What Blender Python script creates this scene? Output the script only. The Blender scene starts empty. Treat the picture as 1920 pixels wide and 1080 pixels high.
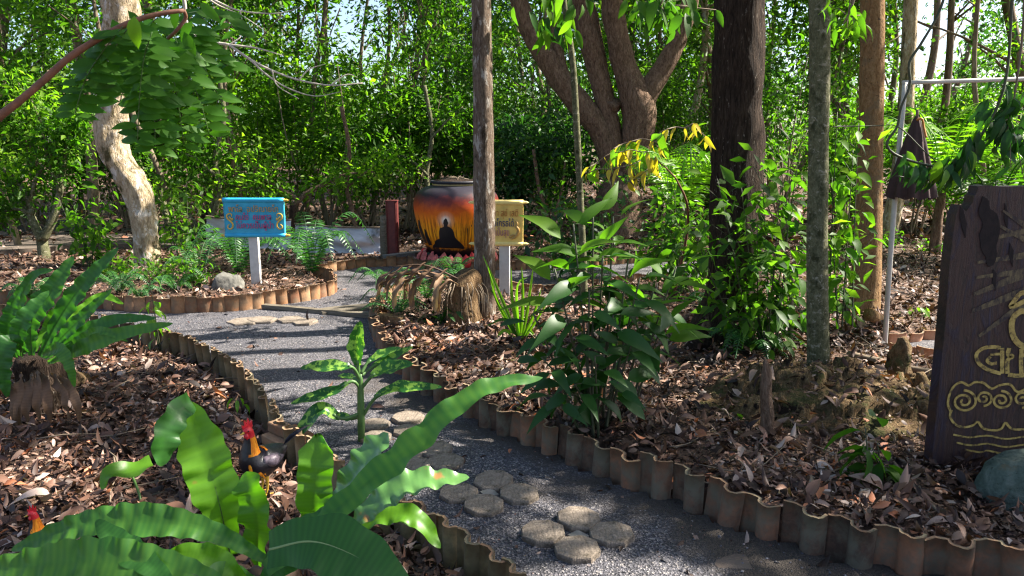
import bpy, math, random
import numpy as np
from mathutils import Vector, Matrix, noise as mnoise
from math import sin, cos, pi, radians as rad, atan2, sqrt

# ------------------------------------------------------------------ camera, sky, sun, exposure
S = bpy.context.scene
COL = S.collection
F, PITCH, CH = 1400.0, rad(11.0), 1.7
cd = bpy.data.cameras.new('camera'); cd.sensor_width = 36; cd.lens = 36 * F / 1920; cd.clip_end = 900; cd.clip_start = 0.05
cam = bpy.data.objects.new('camera', cd); COL.objects.link(cam)
cam.location = (0, 0, CH); cam.rotation_euler = (pi / 2 - PITCH, 0, 0)
S.camera = cam
cd.dof.use_dof = True; cd.dof.focus_distance = 6.5; cd.dof.aperture_fstop = 9
SUN_AZ, SUN_EL = rad(78), rad(44)            # azimuth measured from +Y towards +X
w = bpy.data.worlds.new('World'); S.world = w; w.use_nodes = True
nt = w.node_tree; bg = nt.nodes['Background']
sky = nt.nodes.new('ShaderNodeTexSky'); sky.sky_type = 'NISHITA'; sky.sun_disc = False
sky.sun_elevation = SUN_EL; sky.sun_rotation = SUN_AZ; sky.air_density = 0.8; sky.dust_density = 2.0; sky.ozone_density = 0.4
nt.links.new(sky.outputs[0], bg.inputs[0]); bg.inputs[1].default_value = 0.08
sd = bpy.data.lights.new('sun', 'SUN'); sd.energy = 5.0; sd.angle = rad(0.53); sd.color = (1, 0.93, 0.82)
sun = bpy.data.objects.new('sun', sd); COL.objects.link(sun)
SUNV = Vector((sin(SUN_AZ) * cos(SUN_EL), cos(SUN_AZ) * cos(SUN_EL), sin(SUN_EL)))
sun.rotation_euler = SUNV.to_track_quat('Z', 'Y').to_euler()
S.view_settings.view_transform = 'Standard'; S.view_settings.look = 'None'
S.view_settings.exposure = 1.98; S.view_settings.gamma = 1; S.view_settings.use_curve_mapping = False
S.render.engine = 'CYCLES'
S.cycles.use_denoising = True; S.cycles.max_bounces = 7; S.cycles.diffuse_bounces = 3
S.cycles.glossy_bounces = 2; S.cycles.transmission_bounces = 4; S.cycles.transparent_max_bounces = 6
S.cycles.use_adaptive_sampling = True; S.cycles.adaptive_threshold = 0.008; S.cycles.filter_width = 1.25
S.cycles.sample_clamp_indirect = 6

R = np.random.default_rng(7)
random.seed(7)

# ------------------------------------------------------------------ pixels of the photograph -> points of the place
FW = np.array((0, cos(PITCH), -sin(PITCH))); UP = np.array((0, sin(PITCH), cos(PITCH))); RT = np.array((1., 0, 0))
CP = np.array((0, 0, CH))
def ray(px, py): return RT * (px - 960) / F + UP * (540 - py) / F + FW
def gp(px, py, z=0.0):
    d = ray(px, py); return CP + d * ((z - CH) / d[2])
def at(px, py, Y):
    d = ray(px, py); return CP + d * (Y / d[1])
def proj(P):
    P = np.atleast_2d(P) - CP; t = P @ FW
    t = np.where(t < 0.05, 0.05, t)
    return 960 + F * (P @ RT) / t, 540 - F * (P @ UP) / t
def pxm(n, P):                      # n pixels at point P, in metres
    return n * float((np.asarray(P) - CP) @ FW) / F

# ------------------------------------------------------------------ mesh helpers
def mk(name, V, Fs, mats=None, parent=None, tint=None, smooth=True, mi=None, coord=None):
    V = np.asarray(V, dtype=np.float32).reshape(-1, 3)
    if isinstance(Fs, np.ndarray): Fs = [Fs]
    Fs = [np.asarray(f, dtype=np.int32) for f in Fs if len(f)]
    me = bpy.data.meshes.new(name)
    me.vertices.add(len(V)); me.vertices.foreach_set('co', V.ravel())
    nl = sum(f.size for f in Fs); npol = sum(len(f) for f in Fs)
    me.loops.add(nl); me.polygons.add(npol)
    me.loops.foreach_set('vertex_index', np.concatenate([f.ravel() for f in Fs]))
    st = []; o = 0
    for f in Fs:
        k = f.shape[1]; st.append(np.arange(len(f)) * k + o); o += f.size
    me.polygons.foreach_set('loop_start', np.concatenate(st).astype(np.int32))
    me.polygons.foreach_set('use_smooth', np.full(npol, smooth))
    if mi is not None: me.polygons.foreach_set('material_index', np.asarray(mi, dtype=np.int32))
    if tint is not None:
        a = me.attributes.new('tint', 'FLOAT', 'POINT'); a.data.foreach_set('value', np.asarray(tint, dtype=np.float32))
    for m in (mats if isinstance(mats, (list, tuple)) else [mats]):
        if m: me.materials.append(m)
    me.update(calc_edges=True)
    o = bpy.data.objects.new(name, me); COL.objects.link(o)
    if parent: o.parent = parent
    return o
def tag(o, label=None, cat=None, group=None, kind=None):
    if label: o['label'] = label
    if cat: o['category'] = cat
    if group: o['group'] = group
    if kind: o['kind'] = kind
    return o
def thing(name, label, cat, loc=(0, 0, 0), group=None, rz=0):
    o = bpy.data.objects.new(name, None); COL.objects.link(o); o.location = tuple(float(v) for v in loc); o.rotation_euler.z = rz
    o.empty_display_size = 0.1
    return tag(o, label, cat, group)
def loc(V, t):                       # world points -> coordinates of the thing t (unrotated)
    return np.asarray(V, dtype=float).reshape(-1, 3) - np.array(t.location)
class B:                             # a small mesh collector
    def __init__(s): s.v = []; s.f = {}; s.n = 0; s.t = []
    def add(s, V, Fs, tint=0.5):
        V = np.asarray(V, dtype=float).reshape(-1, 3)
        if isinstance(Fs, np.ndarray): Fs = [Fs]
        for f in Fs:
            f = np.asarray(f)
            if len(f): s.f.setdefault(f.shape[1], []).append(f + s.n)
        s.v.append(V); s.n += len(V)
        s.t.append(np.broadcast_to(np.asarray(tint, dtype=float), (len(V),)))
        return s
    def build(s, name, mat, parent=None, smooth=True):
        V = np.concatenate(s.v)
        if parent is not None: V = loc(V, parent) if parent.parent is None else V - np.array(parent.matrix_world.translation)
        return mk(name, V, [np.concatenate(x) for x in s.f.values()], mat, parent, np.concatenate(s.t), smooth)
def box(x0, x1, y0, y1, z0, z1):
    V = np.array([(x, y, z) for z in (z0, z1) for y in (y0, y1) for x in (x0, x1)], dtype=float)
    return V, np.array([(0, 2, 3, 1), (4, 5, 7, 6), (0, 1, 5, 4), (1, 3, 7, 5), (3, 2, 6, 7), (2, 0, 4, 6)])
def rmat(a, b, c):
    return np.array(Matrix.Rotation(c, 3, 'Z') @ Matrix.Rotation(b, 3, 'Y') @ Matrix.Rotation(a, 3, 'X'))
def spline(P, n):
    P = np.asarray(P, dtype=float)
    if len(P) < 2: return P
    Q = np.vstack([2 * P[0] - P[1], P, 2 * P[-1] - P[-2]])
    L = np.r_[0, np.cumsum(np.linalg.norm(np.diff(P[:, :3], axis=0), axis=1))]
    s = np.linspace(0, L[-1], n); out = []
    for x in s:
        i = min(int(np.searchsorted(L, x, 'right')) - 1, len(P) - 2); i = max(i, 0)
        u = (x - L[i]) / max(L[i + 1] - L[i], 1e-9)
        p0, p1, p2, p3 = Q[i], Q[i + 1], Q[i + 2], Q[i + 3]
        out.append(0.5 * (2 * p1 + (p2 - p0) * u + (2 * p0 - 5 * p1 + 4 * p2 - p3) * u ** 2 + (3 * p1 - p0 - 3 * p2 + p3) * u ** 3))
    return np.array(out)
def frames(P):
    T = np.gradient(P, axis=0); T /= np.linalg.norm(T, axis=1)[:, None] + 1e-12
    N = np.zeros_like(T); a = np.array((1., 0, 0)) if abs(T[0][0]) < 0.8 else np.array((0, 1., 0))
    n = a - T[0] * (a @ T[0]); n /= np.linalg.norm(n)
    for i in range(len(P)):
        n = n - T[i] * (n @ T[i]); n /= np.linalg.norm(n) + 1e-12; N[i] = n
    return T, N, np.cross(T, N)
def tube(pts, rad_, seg=8, n=None, rough=0.0, rf=3.0, cap=True, seed=0, flute=0.0):
    pts = np.asarray(pts, dtype=float); r = np.broadcast_to(np.asarray(rad_, dtype=float), (len(pts),))
    A = np.c_[pts, r]
    if n: A = spline(A, n)
    P, r = A[:, :3], np.maximum(A[:, 3], 0.0008)
    T, N, Bn = frames(P); th = np.arange(seg) * 2 * pi / seg
    V = np.zeros((len(P), seg, 3))
    for i in range(len(P)):
        rr = np.full(seg, r[i])
        if rough:
            s = np.array([mnoise.noise(Vector((cos(t) * rf * .5 + seed, sin(t) * rf * .5, float(np.linalg.norm(P[i] - P[0])) * rf))) for t in th])
            rr = rr * (1 + rough * s)
        if flute: rr = rr * (1 + flute * np.sin(th * 5 + seed))
        V[i] = P[i] + np.outer(np.cos(th) * rr, N[i]) + np.outer(np.sin(th) * rr, Bn[i])
    V = V.reshape(-1, 3); q = []
    i, j = np.meshgrid(np.arange(len(P) - 1), np.arange(seg), indexing='ij'); i = i.ravel(); j = j.ravel(); k = (j + 1) % seg
    q = np.stack([i * seg + j, i * seg + k, (i + 1) * seg + k, (i + 1) * seg + j], 1)
    Fs = [q]
    if cap:
        c0 = len(V); V = np.vstack([V, P[0], P[-1]]); jj = np.arange(seg); kk = (jj + 1) % seg; e = (len(P) - 1) * seg
        Fs.append(np.vstack([np.stack([kk, jj, np.full(seg, c0)], 1), np.stack([e + jj, e + kk, np.full(seg, c0 + 1)], 1)]))
    return V, Fs
def lathe(prof, seg=32, pleat=None):
    prof = np.asarray(prof, dtype=float); th = np.arange(seg) * 2 * pi / seg; V = []
    for (r, z) in prof:
        rr = r * (np.ones(seg) if pleat is None else 1 + pleat * np.cos(th * 9))
        V.append(np.stack([rr * np.cos(th), rr * np.sin(th), np.full(seg, z)], 1))
    V = np.concatenate(V)
    i, j = np.meshgrid(np.arange(len(prof) - 1), np.arange(seg), indexing='ij'); i = i.ravel(); j = j.ravel(); k = (j + 1) % seg
    return V, [np.stack([i * seg + j, i * seg + k, (i + 1) * seg + k, (i + 1) * seg + j], 1)]
def ribbon2d(path, wd, depth=0.0):   # flat stroke in a 2D plane, returns (V2,F)
    P = np.asarray(path, dtype=float); T = np.gradient(P, axis=0); T /= np.linalg.norm(T, axis=1)[:, None] + 1e-9
    N = np.stack([-T[:, 1], T[:, 0]], 1); ww = np.broadcast_to(np.asarray(wd, dtype=float), (len(P),))[:, None] / 2
    V = np.vstack([P + N * ww, P - N * ww]); n = len(P); i = np.arange(n - 1)
    return V, np.stack([i, i + n, i + n + 1, i + 1], 1)
def poly_prism(pts2, y0, y1):        # outline in (x,z), extruded from y0 (front) to y1
    n = len(pts2); P = np.asarray(pts2, dtype=float)
    V = np.vstack([np.c_[P[:, 0], np.full(n, y0), P[:, 1]], np.c_[P[:, 0], np.full(n, y1), P[:, 1]]])
    from mathutils.geometry import tessellate_polygon
    T = np.array(tessellate_polygon([[Vector((a, b, 0)) for a, b in P]]))
    i = np.arange(n); j = (i + 1) % n
    return V, [np.vstack([T, T[:, ::-1] + n]), np.stack([i, j, j + n, i + n], 1)]

# templates: leaf axis = +y, normal = +z
def leaf_t(kind='v', w=0.42, fold=0.18, curl=0.12, nseg=5):
    if kind == 'v':
        V = np.array([(0, 0, 0), (w / 2, .45, fold * w), (0, 1, -curl), (-w / 2, .45, fold * w)]); return V, [np.array([(0, 1, 2), (0, 2, 3)])]
    t = np.linspace(0, 1, nseg + 1)
    prof = {'oval': lambda t: np.sin(pi * t ** 0.85) ** 0.75, 'lance': lambda t: np.sin(pi * t ** 0.7) ** 1.1, 'fan': lambda t: np.clip(np.sin(pi * np.minimum(t, .97) ** 1.5) ** .6, 0, 1)}[kind](t)
    prof[0] = prof[-1] = 0.03
    V = []
    for x, p in zip(t, prof):
        z = -curl * x ** 2 * 1.3; hw = p * w / 2
        V += [(-hw, x, z + fold * hw), (0, x, z), (hw, x, z + fold * hw)]
    f = []
    for i in range(nseg):
        a = i * 3; f += [(a, a + 1, a + 4, a + 3), (a + 1, a + 2, a + 5, a + 4)]
    return np.array(V), [np.array(f)]
def orient(D, Nh):
    D = D / (np.linalg.norm(D, axis=1)[:, None] + 1e-9)
    X = np.cross(D, Nh); X /= np.linalg.norm(X, axis=1)[:, None] + 1e-9
    Z = np.cross(X, D)
    return np.stack([X, D, Z], 2)        # columns
def scatter(T, P, Rm, Sc):
    V0, F0 = T; Sc = np.asarray(Sc, dtype=float)
    Sc = Sc[:, None] if Sc.ndim == 1 else Sc
    k = len(V0); n = len(P)
    L = V0[None] * Sc[:, None, :] if Sc.shape[1] == 3 else V0[None] * Sc[:, None, :1]
    V = np.einsum('nij,nkj->nki', Rm, L) + P[:, None]
    off = (np.arange(n) * k)[:, None, None]
    return V.reshape(-1, 3), [(f[None] + off).reshape(-1, f.shape[1]) for f in F0]
def rnd_leaves(P, out, droop=0.3, spread=0.6, upj=0.5, rng=R):
    n = len(P); D = out + rng.normal(0, spread, (n, 3)); D[:, 2] -= droop
    Nh = rng.normal(0, upj, (n, 3)); Nh[:, 2] += 1
    return orient(D, Nh)

# ------------------------------------------------------------------ materials
def nodes(name):
    m = bpy.data.materials.new(name); m.use_nodes = True; n = m.node_tree; p = n.nodes['Principled BSDF']
    return m, n, p
def N(n, t, **k):
    x = n.nodes.new(t)
    for a, b in k.items(): setattr(x, a, b)
    return x
def ramp(n, fac, stops, interp='LINEAR'):
    r = N(n, 'ShaderNodeValToRGB'); r.color_ramp.interpolation = interp
    e = r.color_ramp.elements
    while len(e) < len(stops): e.new(0.5)
    for el, (p, c) in zip(e, stops): el.position = p; el.color = (*c, 1)
    n.links.new(fac, r.inputs[0]); return r.outputs[0]
def noise_(n, scale, detail=4, rough=0.6, vec=None, dist=0):
    x = N(n, 'ShaderNodeTexNoise'); x.inputs['Scale'].default_value = scale; x.inputs['Detail'].default_value = detail
    x.inputs['Roughness'].default_value = rough; x.inputs['Distortion'].default_value = dist
    if vec is not None: n.links.new(vec, x.inputs['Vector'])
    return x.outputs[0]
def mapped(n, sc, kind='Object'):
    tc = N(n, 'ShaderNodeTexCoord'); mp = N(n, 'ShaderNodeMapping'); mp.inputs['Scale'].default_value = sc
    n.links.new(tc.outputs[kind], mp.inputs[0]); return mp.outputs[0]
def math_(n, op, a, b=None, c=None, clamp=False):
    x = N(n, 'ShaderNodeMath', operation=op); x.use_clamp = clamp
    for i, v in enumerate((a, b, c)):
        if v is None: continue
        if isinstance(v, (int, float)): x.inputs[i].default_value = v
        else: n.links.new(v, x.inputs[i])
    return x.outputs[0]
def mixc(n, fac, a, b, mode='MIX'):
    x = N(n, 'ShaderNodeMix', data_type='RGBA', blend_type=mode)
    for i, v in ((0, fac), (6, a), (7, b)):
        if isinstance(v, (int, float)): x.inputs[i].default_value = v
        elif isinstance(v, tuple): x.inputs[i].default_value = (*v, 1)
        else: n.links.new(v, x.inputs[i])
    return x.outputs[2]
def bump(n, p, h, st=0.5, d=0.01):
    b = N(n, 'ShaderNodeBump'); b.inputs['Strength'].default_value = st; b.inputs['Distance'].default_value = d
    n.links.new(h, b.inputs['Height']); n.links.new(b.outputs[0], p.inputs['Normal'])
def tintfac(n, var=0.35):
    a = N(n, 'ShaderNodeAttribute', attribute_name='tint'); o = N(n, 'ShaderNodeObjectInfo')
    return math_(n, 'ADD', a.outputs['Fac'], math_(n, 'MULTIPLY', math_(n, 'SUBTRACT', o.outputs['Random'], 0.5), var), clamp=True)
def leaf_mat(name, stops, trans=0.4, rough=0.42, veins=None, spots=None, tcol=1.5, var=0.35, spec=0.5):
    m, n, p = nodes(name); c = ramp(n, tintfac(n, var), stops)
    if spots:
        nz = noise_(n, spots[0], 3, .6, mapped(n, (1, 1, 1)))
        c = mixc(n, ramp(n, nz, [(spots[2], (0, 0, 0)), (spots[2] + .07, (1, 1, 1))]), c, spots[1])
    n.links.new(c, p.inputs['Base Color']); p.inputs['Roughness'].default_value = rough
    p.inputs['Specular IOR Level'].default_value = spec
    t = N(n, 'ShaderNodeBsdfTranslucent')
    tc = mixc(n, 1.0, c, (tcol * .95, tcol * 1.15, tcol * .35), 'MULTIPLY'); n.links.new(tc, t.inputs[0])
    mx = N(n, 'ShaderNodeMixShader'); mx.inputs[0].default_value = trans
    n.links.new(p.outputs[0], mx.inputs[1]); n.links.new(t.outputs[0], mx.inputs[2])
    n.links.new(mx.outputs[0], n.nodes['Material Output'].inputs[0])
    m.cycles.use_bump_map_correction = False
    return m
def bark_mat(name, stops, sc=(14, 14, 3), bs=0.6, bd=0.02, patch=None, patch2=None, rough=0.9):
    m, n, p = nodes(name); v = mapped(n, sc)
    a = noise_(n, 1.0, 8, .65, v, .6); b = noise_(n, 3.2, 5, .6, v)
    h = math_(n, 'ADD', math_(n, 'MULTIPLY', a, .62), math_(n, 'MULTIPLY', b, .38))
    h = math_(n, 'MULTIPLY_ADD', math_(n, 'SUBTRACT', h, .5), 2.7, .5, clamp=True)
    c = ramp(n, h, [(min(max((s_ - .40) * 1.9, 0), 1), col) for s_, col in stops])
    for q in (patch, patch2):
        if q:
            z = noise_(n, q[0], 6, .7, mapped(n, q[4] if len(q) > 4 else (1, 1, 1)), .3)
            c = mixc(n, ramp(n, z, [(q[2], (0, 0, 0)), (q[2] + q[3], (1, 1, 1))]), c, q[1])
    n.links.new(c, p.inputs['Base Color']); p.inputs['Roughness'].default_value = rough; p.inputs['Specular IOR Level'].default_value = .15
    bump(n, p, h, bs, bd); return m
def plain(name, col, rough=0.7, var=0.25, scale=12, bs=0.2, metal=0, bd=0.004):
    m, n, p = nodes(name); nz = noise_(n, scale, 6, .65, mapped(n, (1, 1, 1)))
    c0 = tuple(x * (1 - var) for x in col); c1 = tuple(min(x * (1 + var), 1) for x in col)
    n.links.new(ramp(n, nz, [(.3, c0), (.7, c1)]), p.inputs['Base Color']); p.inputs['Roughness'].default_value = rough
    p.inputs['Metallic'].default_value = metal
    if bs: bump(n, p, nz, bs, bd)
    return m
M = {}
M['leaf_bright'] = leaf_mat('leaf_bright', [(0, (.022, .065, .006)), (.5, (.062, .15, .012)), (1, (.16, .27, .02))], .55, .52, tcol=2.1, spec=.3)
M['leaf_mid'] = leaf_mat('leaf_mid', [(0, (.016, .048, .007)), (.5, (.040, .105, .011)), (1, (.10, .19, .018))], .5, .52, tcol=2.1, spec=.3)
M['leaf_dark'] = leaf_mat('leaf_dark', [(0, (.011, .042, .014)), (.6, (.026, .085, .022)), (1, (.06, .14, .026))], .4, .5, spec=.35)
M['leaf_gloss'] = leaf_mat('leaf_gloss', [(0, (.012, .045, .010)), (.6, (.026, .085, .014)), (1, (.06, .15, .02))], .35, .45, spec=.3)
M['leaf_yellow'] = leaf_mat('leaf_yellow', [(0, (.28, .20, .02)), (1, (.55, .42, .04))], .4)
M['leaf_lime'] = leaf_mat('leaf_lime', [(0, (.07, .19, .012)), (1, (.20, .36, .02))], .5)
M['fern'] = leaf_mat('fern', [(0, (.018, .08, .02)), (1, (.06, .18, .035))], .35)
M['dieff'] = leaf_mat('dieff', [(0, (.012, .075, .015)), (1, (.035, .14, .02))], .4, .35, spots=(26, (.22, .40, .06), .50))
M['dead_leaf'] = leaf_mat('dead_leaf', [(0, (.07, .038, .02)), (.5, (.16, .085, .045)), (1, (.30, .19, .11))], .15, .75, tcol=1.0)
M['litter'] = leaf_mat('litter', [(0, (.014, .008, .006)), (.3, (.046, .022, .015)), (.5, (.105, .050, .031)), (.66, (.19, .098, .062)), (.82, (.31, .205, .155)), (.95, (.50, .40, .34)), (1, (.42, .11, .02))], .08, .6, tcol=1.0, var=0.1, spec=.4)
M['bark_pale'] = bark_mat('bark_pale', [(.42, (.10, .075, .042)), (.60, (.34, .26, .16)), (.85, (.55, .45, .32))], (22, 22, 6), .9, .03, patch=(7, (.60, .55, .48), .53, .08, (1, 1, .6)), patch2=(5, (.085, .07, .03), .52, .10, (1, 1, .5)))
M['bark_grey'] = bark_mat('bark_grey', [(.42, (.05, .034, .024)), (.65, (.16, .115, .082)), (.9, (.30, .235, .18))], (60, 60, 9), 1.0, .02, patch=(16, (.42, .38, .33), .55, .06, (1, 1, .35)), patch2=(5, (.05, .035, .022), .56, .08, (1, 1, .6)))
M['bark_dark'] = bark_mat('bark_dark', [(.42, (.006, .004, .003)), (.62, (.034, .022, .015)), (.85, (.085, .058, .040))], (40, 40, 6), 1.0, .04, patch=(42, (.26, .22, .18), .63, .03, (1, 1, .3)))
M['bark_moss'] = bark_mat('bark_moss', [(.42, (.04, .042, .020)), (.65, (.105, .105, .055)), (.9, (.19, .18, .11))], (40, 40, 22), .6, .01, patch=(22, (.27, .25, .18), .57, .05, (1, 1, 1.6)), patch2=(15, (.035, .038, .016), .50, .16, (1, 1, .8)))
M['bark_orange'] = bark_mat('bark_orange', [(.42, (.12, .062, .026)), (.65, (.25, .145, .066)), (.9, (.38, .25, .13))], (34, 34, 12), .9, .02, patch=(26, (.09, .055, .03), .60, .05), patch2=(4, (.20, .14, .08), .52, .1))
M['stump_wood'] = bark_mat('stump_wood', [(.42, (.035, .02, .012)), (.62, (.15, .09, .045)), (.9, (.34, .23, .12))], (34, 34, 7), 1.0, .03)
M['bark_brown'] = bark_mat('bark_brown', [(.42, (.045, .027, .018)), (.65, (.165, .105, .07)), (.9, (.32, .22, .155))], (26, 26, 8), 1.0, .03)
M['bark_far'] = bark_mat('bark_far', [(.42, (.06, .045, .03)), (.65, (.15, .115, .08)), (.9, (.28, .23, .17))], (10, 10, 2), .5, .02)
M['leaf_pin'] = leaf_mat('leaf_pin', [(0, (.025, .095, .010)), (1, (.085, .22, .02))], .55, .5, spec=.3)
M['twig'] = plain('twig', (.16, .12, .08), .85)
M['twig_pale'] = plain('twig_pale', (.42, .38, .32), .85)
M['stem_green'] = plain('stem_green', (.06, .13, .03), .5)
M['stem_dark'] = plain('stem_dark', (.045, .05, .02), .6)
M['rust_twig'] = plain('rust_twig', (.15, .065, .035), .75, .4, 40)

# ------------------------------------------------------------------ ground, path
RIGHT_EDGE = [(2150, 1150), (1905, 1100), (1835, 1090), (1742, 1075), (1655, 1062), (1565, 1045), (1485, 1020), (1360, 980), (1310, 960), (1260, 937), (1205, 920), (1120, 885), (1030, 848), (1005, 837), (940, 812), (915, 802), (860, 768), (805, 740), (770, 713), (740, 690), (715, 655), (705, 630), (700, 602), (703, 578)]
ISLAND_TOP = [(703, 578), (735, 555), (820, 540), (920, 540), (1010, 553), (1075, 547), (1180, 533), (1300, 524)]
FAR_EDGE = [(1400, 489), (1300, 491), (1180, 494), (1085, 500), (1010, 504), (930, 507), (850, 505), (790, 504), (756, 498), (681, 502), (640, 506), (600, 512)]
SIGN_BED = [(590, 520), (618, 526), (630, 538), (629, 550), (615, 555), (587, 562), (550, 569), (516, 572), (475, 579), (411, 585), (313, 587), (240, 584), (100, 573), (0, 569), (-300, 560)]
LEFT_BED = [(-300, 596), (0, 603), (120, 614), (235, 636), (300, 652), (365, 672), (430, 707), (470, 741), (500, 785), (525, 820), (545, 847), (575, 872), (630, 922), (700, 975), (760, 1003), (840, 1047), (870, 1072), (915, 1103), (965, 1140), (1010, 1190)]
W2 = lambda L: np.array([gp(*p)[:2] for p in L])
def spl2(L, n): return spline(np.c_[W2(L), np.zeros(len(L))], n)[:, :2]
E_right, E_island, E_far, E_sign, E_left = spl2(RIGHT_EDGE, 90), spl2(ISLAND_TOP, 40), spl2(FAR_EDGE, 60), spl2(SIGN_BED, 70), spl2(LEFT_BED, 90)
PATH = np.vstack([E_right, E_island[1:], E_far, E_sign, E_left])
SIDE_UP, SIDE_LO = W2([(1668, 650), (1770, 638), (1850, 628), (1950, 622)]), W2([(1664, 672), (1770, 695), (1850, 712), (1950, 730)])
PATH2 = np.vstack([SIDE_UP, SIDE_LO[::-1]])
def sdist(X, Y, poly):               # signed distance, negative inside
    P = np.stack([X.ravel(), Y.ravel()], 1); A = poly; Bp = np.roll(poly, -1, 0)
    best = np.full(len(P), 1e9); ins = np.zeros(len(P), bool)
    for a, b in zip(A, Bp):
        ab = b - a; L = ab @ ab + 1e-12; t = np.clip(((P - a) @ ab) / L, 0, 1)
        d = np.hypot(*(P - a - t[:, None] * ab).T); best = np.minimum(best, d)
        c = (a[1] > P[:, 1]) != (b[1] > P[:, 1])
        with np.errstate(divide='ignore', invalid='ignore'):
            xi = (b[0] - a[0]) * (P[:, 1] - a[1]) / (b[1] - a[1] + 1e-15) + a[0]
        ins ^= c & (P[:, 0] < xi)
    return np.where(ins, -best, best).reshape(X.shape)
MOUND = gp(1570, 765)
def wavy(X, Y, s=1.0):
    return (np.sin(X * 1.7 * s + .4) * np.cos(Y * 1.3 * s + 1) + .5 * np.sin(X * 3.9 * s + Y * 2.7 * s) + .25 * np.cos(X * 7.7 * s - Y * 6.1 * s))
def bed_h(X, Y, d):                  # height of the litter beds at signed distance d from the path
    t = np.clip((d - 0.03) / 0.13, 0, 1); t = t * t * (3 - 2 * t)
    h = 0.035 + 0.035 * np.clip(d, 0, 1) + 0.02 * wavy(X, Y)
    right = np.clip((X + 0.6) / 0.8, 0, 1)
    h = h + 0.055 * right * np.exp(-((Y - 4.5) / 4) ** 2)
    return -0.08 + t * (h + 0.08)
def ground_h(X, Y):
    X = np.asarray(X, float); Y = np.asarray(Y, float)
    d = np.minimum(sdist(X, Y, PATH), sdist(X, Y, PATH2))
    return bed_h(X, Y, d), d
def axis(a, b, s, far, g=1.25):
    c = list(np.arange(a, b, s)); st = s; x = c[-1]
    while x < far[1]: st *= g; x += st; c.append(x)
    st = s; x = a
    while x > far[0]: st *= g; x -= st; c.insert(0, x)
    return np.array(c)
gx, gy = axis(-7.5, 7, .07, (-400, 400)), axis(1.9, 12.5, .07, (-30, 600))
GX, GY = np.meshgrid(gx, gy, indexing='ij'); GZ, GD = ground_h(GX, GY)
far_lift = np.clip((GY - 16) / 30, 0, 1) * 0.5
GZ = np.where(GY > 12, np.maximum(GZ, 0.02) * 1.0 + far_lift * 0.6, GZ)
V = np.stack([GX, GY, GZ], 2).reshape(-1, 3)
ny = len(gy); i, j = np.meshgrid(np.arange(len(gx) - 1), np.arange(ny - 1), indexing='ij'); i = i.ravel(); j = j.ravel()
Fq = np.stack([i * ny + j, (i + 1) * ny + j, (i + 1) * ny + j + 1, i * ny + j + 1], 1)
m, n, p = nodes('litter_soil'); v = mapped(n, (1, 1, 1))
a = noise_(n, 9, 8, .7, v); b = noise_(n, 45, 5, .7, v)
vor = N(n, 'ShaderNodeTexVoronoi'); vor.inputs['Scale'].default_value = 16; n.links.new(v, vor.inputs['Vector'])
sp = N(n, 'ShaderNodeSeparateColor'); n.links.new(vor.outputs['Color'], sp.inputs[0])
c1 = ramp(n, math_(n, 'ADD', math_(n, 'MULTIPLY', a, .6), math_(n, 'MULTIPLY', b, .4)), [(.35, (.022, .013, .008)), (.52, (.06, .034, .02)), (.68, (.13, .075, .045))])
c2 = ramp(n, sp.outputs[0], [(0, (.04, .02, .012)), (.5, (.12, .062, .035)), (1, (.24, .15, .10))])
n.links.new(mixc(n, .6, c1, c2), p.inputs['Base Color']); p.inputs['Roughness'].default_value = .95
bump(n, p, math_(n, 'ADD', vor.outputs['Distance'], b), .9, .03); M['soil'] = m
tag(mk('ground', V, Fq, m), kind='structure')

# path surface: crushed grey gravel worn to dark earth in the near part
m, n, p = nodes('gravel'); v = mapped(n, (1, 1, 1))
big = noise_(n, 1.1, 5, .6, v, .5); fine = noise_(n, 60, 5, .75, v)
vor = N(n, 'ShaderNodeTexVoronoi'); vor.inputs['Scale'].default_value = 125; n.links.new(v, vor.inputs['Vector'])
sp = N(n, 'ShaderNodeSeparateColor'); n.links.new(vor.outputs['Color'], sp.inputs[0])
cg = ramp(n, sp.outputs[0], [(0, (.018, .018, .022)), (.5, (.058, .056, .066)), (.85, (.13, .125, .14)), (1, (.30, .27, .25))])
ce = ramp(n, fine, [(.3, (.022, .017, .013)), (.7, (.075, .058, .045))])
sx = N(n, 'ShaderNodeSeparateXYZ'); n.links.new(v, sx.inputs[0])
# bare earth strip along the nearer right half of the path
er = math_(n, 'SUBTRACT', math_(n, 'ADD', math_(n, 'MULTIPLY', sx.outputs[0], .809), math_(n, 'MULTIPLY', sx.outputs[1], .588)), 1.72)
er = math_(n, 'ADD', er, math_(n, 'MULTIPLY', math_(n, 'SUBTRACT', big, .5), 2.4))
near = ramp(n, math_(n, 'ADD', math_(n, 'MULTIPLY', sx.outputs[1], -.8), 4.9), [(.1, (0, 0, 0)), (.9, (1, 1, 1))])
k = math_(n, 'MULTIPLY', ramp(n, er, [(.35, (0, 0, 0)), (.75, (1, 1, 1))]), near)
k2 = ramp(n, big, [(.50, (0, 0, 0)), (.72, (.6, .6, .6))])
fac = math_(n, 'MAXIMUM', k, math_(n, 'MULTIPLY', k2, .6))
n.links.new(mixc(n, fac, cg, ce), p.inputs['Base Color']); p.inputs['Roughness'].default_value = .8
bump(n, p, math_(n, 'ADD', vor.outputs['Distance'], math_(n, 'MULTIPLY', fine, .8)), .9, .008); M['gravel'] = m
px_, py_ = np.arange(PATH[:, 0].min(), PATH[:, 0].max(), .09), np.arange(2.0, PATH[:, 1].max() + .1, .09)
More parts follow.
